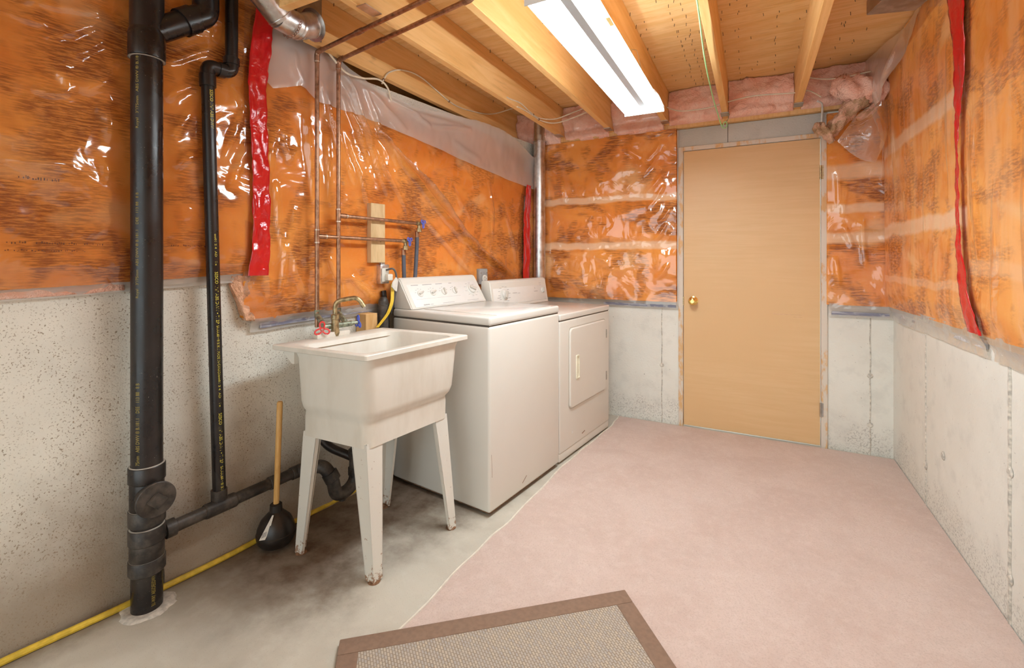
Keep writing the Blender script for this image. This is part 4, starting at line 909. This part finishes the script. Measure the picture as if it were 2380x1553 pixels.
def rr_loft(mb, fr, specs, n=6, c0=True, c1=True):
    o, e1, e2, e3 = fr; mb.loft([[o+e1*p[0]+e2*p[1]+e3*h for p in rrect(w, hh, r, n)] for (w, hh, r, h) in specs], c0, c1); return mb
rr_loft(MB(), frd, [(dw+.016, dh+.016, .034, -.002), (dw+.016, dh+.016, .034, .0012)]).build('door_edge_shade', plain('enamel_shadow_groove', (.55, .50, .43), .5, 0, .02), dt_)  # flat plate behind the door, groove shadow painted as a darker enamel
dd_ = rr_loft(MB(), frd, [(dw, dh, .03, 0), (dw, dh, .03, .006), (dw-.010, dh-.010, .026, .011), (dw-.03, dh-.03, .02, .0118)]).build('door', M_APPL, dt_)
hu = 2.383
hm = rr_loft(MB(), (L(hu, DD1+.0105, .552), EU, EZ, ED), [(.044, .150, .006, 0), (.042, .148, .006, .008), (.030, .136, .004, .009), (.028, .134, .004, .002)]); hm.build('handle', plain('ivory_handle', (.80, .74, .58), .35), dd_)
for z in (.70, .40): MB().box(FL, DU1-.072, DU1-.058, DD1+.001, DD1+.010, z-.03, z+.03, .002, 1).build('door_hinge', M_STEEL, dt_)
cd_, cg, cgl = console(dt_, DU0+.012, DU1-.008, DD0, .212, .246, .899, 1.086, .004, 0, M_APPL, .01)
wid = DU1-DU0-.02
MB().box(cg, .022, wid-.02, .022, cgl-.035, -.002, .003, .002, 2).build('control_panel', M_PANEL, dt_)
MB().box(cg, .022, wid-.02, cgl-.033, cgl-.018, -.002, .0012, .002, 2).build('panel_shade_strip', plain('groove_shade', (.60, .55, .50), .5, 0, .02), dt_)  # flat strip, the shade of a groove is only in its colour
knob(dt_, cg, .145, cgl*.50, .042, 1.1, .02, True); knob(dt_, cg, .655, cgl*.53, .020, 1.2)
pr_ = MB()
for k in range(12):
    a = .1+k*.52; dash(cg, .145+.062*math.cos(a)-.012, cgl*.5+.056*math.sin(a), .024, .0025)
dash(cg, .06, cgl*.5-.02, .035, .003); dash(cg, .093, cgl*.5-.02, .002, .02); dash(cg, .245, cgl*.52, .055, .003); dash(cg, .31, cgl*.5, .03, .002); dash(cg, .53, cgl*.5, .05, .003); dash(cg, .545, cgl*.5+.02, .003, .012); dash(cg, .62, cgl*.53+.04, .02, .002); dash(cg, .615, cgl*.53+.055, .03, .002)
pr_.build('printed_marks', M_INK, dt_, smooth=0)
MB().box(FL, 2.325, 2.345, DD1-.001, DD1+.0008, .142, .158).build('vent_mark', M_PANEL, dt_)
MB().tube([L(2.47, DD1+.0006, .10), L(2.51, DD1+.0006, .107)], .002, 5).build('chip', M_RUST, dt_)

# ================================================================== LAUNDRY TUB
te1 = EU; te2 = nrm(ED+EU*.15)   # along the wall, out from the wall (the old moulding sits a little out of square)
TO = L(.822, .690, 0)
tcn = TO+te1*.29-te2*.25
lt = thing('laundry_tub', 'cream moulded laundry sink on four angled metal legs', 'sink', tcn)
def ring(a0, a1, b0, b1, r, z):
    return [TO+te1*((a0+a1)/2+p[0])+te2*((b0+b1)/2+p[1])+EZ*z for p in rrect(a1-a0, b1-b0, r, 8)]
tb = MB(); zt = TUBZ; A0, A1, B0, B1 = 0, .580, -.520, 0
outer = [ring(.02, .555, -.40, -.025, .03, zt-.022), ring(.003, .577, B0+.003, -.003, .008, zt-.022), ring(A0, A1, B0, B1, .009, zt-.019), ring(A0, A1, B0, B1, .009, zt-.003), ring(.003, .577, B0+.003, -.003, .009, zt),
         ring(.030, .550, -.415, -.032, .045, zt), ring(.037, .543, -.408, -.040, .05, zt-.007), ring(.055, .520, -.392, -.055, .06, zt-.20), ring(.07, .505, -.375, -.07, .06, zt-.31), ring(.11, .46, -.33, -.12, .05, zt-.335), ring(.26, .31, -.25, -.20, .02, zt-.34)]
tb.loft(outer, False, True)
body = [ring(.02, .555, -.42, -.022, .03, zt-.022), ring(.022, .553, -.42, -.024, .05, zt-.05), ring(.028, .535, -.415, -.028, .055, zt-.225), ring(.034, .527, -.412, -.034, .055, zt-.250), ring(.046, .512, -.407, -.048, .050, zt-.270), ring(.048, .510, -.407, -.050, .04, zt-.285), ring(.049, .509, -.407, -.051, .035, zt-.290), ring(.050, .506, -.407, -.052, .032, zt-.372), ring(.054, .50, -.40, -.055, .03, zt-.373), ring(.054, .50, -.40, -.055, .03, zt-.345)]
tb.loft(body, False, True)
tb.build('basin', M_TUB, lt, smooth=42)
for a_ in (.024, .535):
    MB().prism((TO+te1*a_, te2, EZ, te1), [(B0+.03, zt-.022), (-.415, zt-.022), (-.415, zt-.075), (-.43, zt-.075)], 0, .02).build('rim_gusset', M_TUB, lt)
MB().lathe([(.03, 0), (.03, .004), (.022, .005)], TO+te1*.285-te2*.225+EZ*(zt-.342), EZ, 18).build('drain_ring', M_STEEL, lt)
def leg(sa, sb):
    t_ = .004; z1 = zt-.355
    cT = TO+te1*(.501 if sa > 0 else .054)+te2*(-.057 if sb > 0 else -.402); cB = TO+te1*(.522 if sa > 0 else .056)+te2*(-.022 if sb > 0 else -.455)
    mb = MB()
    for ax, oth, sg, osg in ((te1, te2, sa, sb), (te2, te1, sb, sa)):
        wT, wB = .078, .042
        a = [cT+EZ*z1, cT-ax*sg*wT+EZ*z1, cB-ax*sg*wB+EZ*.006, cB+EZ*.004]
        off = -oth*osg*t_
        vs = a+[p+off for p in a]; mb.add(vs, [(0, 1, 2, 3), (7, 6, 5, 4), (0, 4, 5, 1), (1, 5, 6, 2), (2, 6, 7, 3), (3, 7, 4, 0)])
        b = [cT-ax*sg*wT+EZ*z1, cT-ax*sg*wT-oth*osg*.016+EZ*z1, cB-ax*sg*wB-oth*osg*.010+EZ*.008, cB-ax*sg*wB+EZ*.006]; o2 = ax*sg*.003
        vs = b+[p+o2 for p in b]; mb.add(vs, [(0, 1, 2, 3), (7, 6, 5, 4), (0, 4, 5, 1), (1, 5, 6, 2), (2, 6, 7, 3), (3, 7, 4, 0)])
    l = mb.build('leg', M_LEG, lt, smooth=20)
    MB().lathe([(.012, .0), (.024, .0005), (.020, .006), (.008, .014)], cB-te1*sa*.016-te2*sb*.016, EZ, 12).build('levelling_foot', M_RUST, l)
for a in (-1, 1):
    for b in (-1, 1): leg(a, b)

# plunger
pg = thing('plunger', 'black rubber plunger with wooden handle standing beside the sink leg', 'plunger', L(.795, .120, 0))
pc = L(.795, .120, 0); pax = nrm(EZ+ED*.085-EU*.01)
MB().lathe([(.050, .012), (.062, .014), (.074, .030), (.079, .055), (.078, .062), (.076, .064), (.074, .082), (.060, .115), (.038, .138), (.026, .150), (.024, .178), (.019, .182), (.001, .182)], pc, EZ, 40).build('rubber_cup', M_RUBBER, pg)
MB().lathe([(.034, .0), (.042, .004), (.050, .014)], pc, EZ, 32).build('inner_lip', M_RUBBER, pg)
MB().tube([pc+EZ*.16, pc+EZ*.16+pax*.465, pc+EZ*.16+pax*.47], [.0118, .0118, .009], 18).build('handle', M_HANDLE, pg)
fdp, rgp = facing(pc, -.55); b0 = pc+EZ*.095+fdp*.071
tgm = MB().prism((b0, nrm(rgp*.9+EZ*.25), nrm(EZ-fdp*.4), nrm(fdp+EZ*.4)), [(-.020, -.02), (.004, -.028), (.016, .0), (.020, .055), (.014, .058), (-.006, .012)], 0, .0012); tgm.build('price_tag', M_PAPER, pg)
bars = MB()
for k in range(6): bars.box((b0, nrm(rgp*.9+EZ*.25), nrm(EZ-fdp*.4), nrm(fdp+EZ*.4)), -.012+k*.0032, -.0105+k*.0032, -.016, .002, .0012, .0014)
bars.build('barcode', M_INKD, pg, smooth=0)

# ================================================================== LIGHT FIXTURE
lf = thing('fluorescent_light', 'white two-tube fluorescent shop light hanging below the joists', 'ceiling light', (-.51, 1.88, 2.0))
lx0, lx1, ly0, ly1 = -.612, -.408, 1.262, 2.498
frl = (np.array([0, 0, 0.]), np.array([1, 0, 0.]), EZ, np.array([0, 1., 0]))
def profil(pts, th=.0012):
    up = [(x, z+th) for x, z in pts]; return pts+up[::-1]
half = [(-.102, 2.012), (-.098, 2.020), (-.075, 2.062), (-.046, 2.078), (-.036, 2.078), (-.026, 2.040), (-.015, 2.032)]
pts = [(-.51+x, z) for x, z in half]+[(-.51-x, z) for x, z in half[::-1]]
MB().prism(frl, profil(pts), ly0, ly1).build('reflector', plain('reflector_enamel', (.42, .42, .42), .4, 0, .02), lf, smooth=0)
MB().box(fr0, -.555, -.465, ly0+.01, ly1-.01, 2.083, 2.125, .004, 2).build('housing', M_WHITE, lf)
for y in (ly0, ly1):
    MB().prism((np.array([0, y, 0.]), np.array([1, 0, 0.]), EZ, np.array([0, 1., 0])), [(lx0, 2.0), (lx1, 2.0), (lx1, 2.025), (-.435, 2.09), (-.46, 2.125), (-.56, 2.125), (-.585, 2.09), (lx0, 2.025)], -.002, .002).build('end_plate', M_WHITE, lf, smooth=0)
for x in (-.575, -.445):
    t_ = MB().tube([(x, ly0+.02, 2.046), (x, ly0+.022, 2.046), (x, ly1-.022, 2.046), (x, ly1-.02, 2.046)], [.012, .0185, .0185, .012], 20).build('tube', M_TUBE, lf)
    for y, s_ in ((ly0, 1), (ly1, -1)):
        MB().tube([(x, y+s_*.002, 2.046), (x, y+s_*.019, 2.046)], .0125, 14).build('lamp_holder', M_WPLAS, t_)
MB().box(fr0, -.432, -.418, 1.50, 1.56, 2.030, 2.0315).build('paper_label', plain('amber_label', (.7, .45, .15), .7), lf)
for y in (1.40, 2.36):
    for s_ in (-1, 1):
        MB().tube([(-.51+s_*.03, y, 2.12), (-.53+s_*.012, y, ZJ+.06), (-.547, y, ZJ+.07)], .0016, 6).build('hanger_wire', M_STEEL, lf)

# ================================================================== DUCTS AND OVERHEAD THINGS
ed = thing('duct_elbow', 'galvanised metal duct elbow with a rusty chain at the upper left', 'duct', L(.76, .25, 2.12))
dpts = [L(.585, .26, 2.452), L(.62, .26, 2.36), L(.67, .26, 2.275), L(.74, .255, 2.22), L(.82, .245, 2.215), L(.885, .235, 2.25)]
rds = .056
for k in range(5):
    a, b = dpts[k], dpts[k+1]; e = .012
    g = MB().tube([a-nrm(b-a)*e, a, b, b+nrm(b-a)*e], [rds-.001*k, rds-.001*k, rds-.001*k, rds-.001*k], 30).build('gore_section', M_GALV, ed)
    MB().torus(b, nrm(b-a), rds-.001*k, .0022, 30, 6).build('seam', M_GALV, ed)
MB().lathe([(rds, 0), (rds+.012, .003), (rds+.012, .006), (rds, .009)], dpts[5]+nrm(dpts[5]-dpts[4])*.008, nrm(dpts[5]-dpts[4]), 30).build('flange', M_GALV, ed)
cc = dpts[3]*.35+dpts[4]*.65; ax_ = nrm(dpts[4]-dpts[3]); x_, y_, _ = frame(ax_); chn = None
for k, t in enumerate(np.linspace(-2.9, .9, 19)):
    p = cc+(rds+.002)*(math.cos(t)*x_+math.sin(t)*y_); tn = nrm(-math.sin(t)*x_+math.cos(t)*y_); rad = nrm(p-cc)
    lk = MB().torus(p, rad if k % 2 else ax_, .0062, .0016, 12, 6).build('chain_link', M_RUSTCH, ed)
MB().box(FL, .86, .98, .165, .17, 2.23, ZC-.001).build('boot_plate', m_metal('dull_galvanised', (.40, .38, .35), .55), ed)
vd = thing('vent_pipe', 'straight silver vent pipe standing in the far left corner', 'duct', (-1.572, 3.525, .2))
vc = np.array([-1.572, 3.525, 0])
MB().lathe([(.049, .2), (.049, 2.20)], vc, EZ, 32).build('pipe', M_GALV, vd)
MB().lathe([(.049, 2.195), (.0515, 2.197), (.0515, 2.206), (.048, 2.208)], vc, EZ, 32).build('crimp_ring', M_GALV, vd)
MB().lathe([(.046, 2.2), (.046, ZC-.001)], vc, EZ, 32).build('upper_pipe', m_metal('warm_galvanised', (.55, .48, .38), .4), vd)
# folded plastic in the corner above the vent pipe
mb = sheet(B, np.linspace(-1.66, -1.36, 26), lambda u: np.interp(u, [-1.66, -1.36], [2.13, 2.17]), 2.36, 20, lambda U, Z: .03+.02*fbm(U*12, Z*12, 121)); tag(mb.build('corner_plastic', m_poly('dark_plastic', .25, .2, 12, .5, (.6, .55, .5), .06), smooth=180), 'crumpled clear plastic above the silver vent pipe in the corner', 'plastic')
# metal register boot at top right
tag(MB().box((np.array([.50, 2.62, ZC]), nrm((.97, .25, 0)), nrm((-.25, .97, 0)), EZ), 0, .20, -.22, .10, -.07, -.001, .003, 1).build('duct_boot', m_metal('boot_steel', (.45, .43, .41), .5)), 'grey sheet metal duct boot against the plywood at upper right', 'duct')
tag(MB().box(fr0, -1.375, -1.325, 1.33, 1.42, ZJ-.004, ZJ-.0005, .001, 1).build('nail_plate', M_GALV), 'small galvanised nail plate under the joist near the copper pipes', 'metal plate')

def cable(label, pts, r=.0042, mat=None, group='white electrical cables', clips=()):
    t = thing('cable', label, 'cable', pts[0], group); P = smooth_path(pts, 9)
    MB().tube(P, r, 9).build('cable_run', mat or M_CABLE, t)
    for c in clips:
        i = int(c*(len(P)-1)); tn = nrm(P[i+1]-P[i-1]); MB().tube([P[i]-tn*.004, P[i]+tn*.004], r*1.7, 8).build('staple', M_RUST, t)
    return t
j0 = -1.774
cable('white cable looping up the joist face above the milky plastic', [(j0, 1.90, 2.18), (j0, 1.918, 2.215), (j0, 1.958, 2.262), (j0, 2.064, 2.312), (j0, 2.239, 2.328), (j0, 2.554, 2.268), (j0, 2.80, 2.285), (j0+.02, 3.05, 2.33), (j0+.12, 3.2, 2.40)], clips=(.10, .62))
cable('white cable running along the top of the plastic behind the copper pipes', [L(.96, .10, 2.31), L(1.02, .10, 2.27), L(1.08, .10, 2.215), L(1.16, .10, 2.165), L(1.26, .10, 2.17), L(1.36, .10, 2.195), L(1.42, .10, 2.17), L(1.47, .07, 2.12)], .005)
cable('upper white cable draped beside the second joist toward the corner', [(-1.364, 2.56, 2.245), (-1.361, 2.60, 2.245), (-1.361, 2.75, 2.262), (-1.361, 2.9, 2.245), (-1.36, 3.05, 2.245), (-1.30, 3.2, 2.27), (-1.2, 3.3, 2.33), (-1.0, 3.36, 2.40)], clips=(.48,))
cable('lower white cable draped beside the second joist toward the corner', [(-1.362, 2.70, 2.225), (-1.36, 2.78, 2.232), (-1.36, 2.95, 2.234), (-1.355, 3.08, 2.232), (-1.30, 3.2, 2.24), (-1.2, 3.3, 2.29), (-1.0, 3.34, 2.36)], clips=(.45,))
cable('white cable crossing the pink batts above the door', [(-.60, 3.46, 2.35), (-.56, 3.45, 2.325), (-.457, 3.45, 2.277), (-.289, 3.45, 2.27), (-.181, 3.455, 2.289), (-.10, 3.45, 2.30), (.025, 3.45, 2.308), (.243, 3.455, 2.292), (.30, 3.45, 2.295), (.335, 3.45, 2.277), (.375, 3.44, 2.24)])
cable('white cable in the right joist bay above the insulation bulge', [(.275, 3.42, 2.39), (.323, 3.42, 2.36), (.402, 3.40, 2.332), (.49, 3.40, 2.328), (.62, 3.42, 2.345), (.69, 3.45, 2.355)])
cable('grey-white cable bending down the right end of the concrete lintel', [(.36, 3.47, 2.225), (.385, 3.50, 2.215), (.395, 3.56, 2.19), (.397, 3.605, 2.15), (.395, 3.612, 2.05)], .006, M_CABLEG)
rp = thing('pull_cord', 'thin green cord strung below the ceiling to the joist end above the door', 'cord', (-.18, 3.4, 2.1))
rpts = smooth_path([(-.19, 1.60, 2.22), (-.185, 1.85, 2.20), (-.205, 2.4, 2.195), (-.21, 2.95, 2.19), (-.20, 3.25, 2.165), (-.185, 3.38, 2.12), (-.17, 3.42, 2.112), (-.155, 3.44, 2.13), (-.16, 3.45, 2.16), (-.175, 3.45, 2.155), (-.18, 3.45, 2.135)], 10)
MB().tube(rpts, .0034, 8).build('cord_run', M_ROPE, rp)
MB().tube(smooth_path([(-.16, 3.45, 2.16), (-.15, 3.46, 2.18), (-.145, 3.47, 2.21), (-.15, 3.47, 2.228)], 6), .0022, 6).build('tie_wire', M_PATINA, rp)

# joist-end anchors
for k, x in enumerate((-1.385, -.98, -.565, -.17, .258)):
    nm_ = ['over the corner plastic', 'left of the light', 'behind the light end', 'beside the green cord', 'above the door\'s right half']
    tag(MB().box(fr0, x-.026, x+.026, 3.44, 3.53, ZJ-.006, ZJ-.0005, .001, 1).build('joist_anchor', M_STEEL), 'small grey metal strap under the joist end '+nm_[k], 'metal plate', 'metal straps under the joist ends')
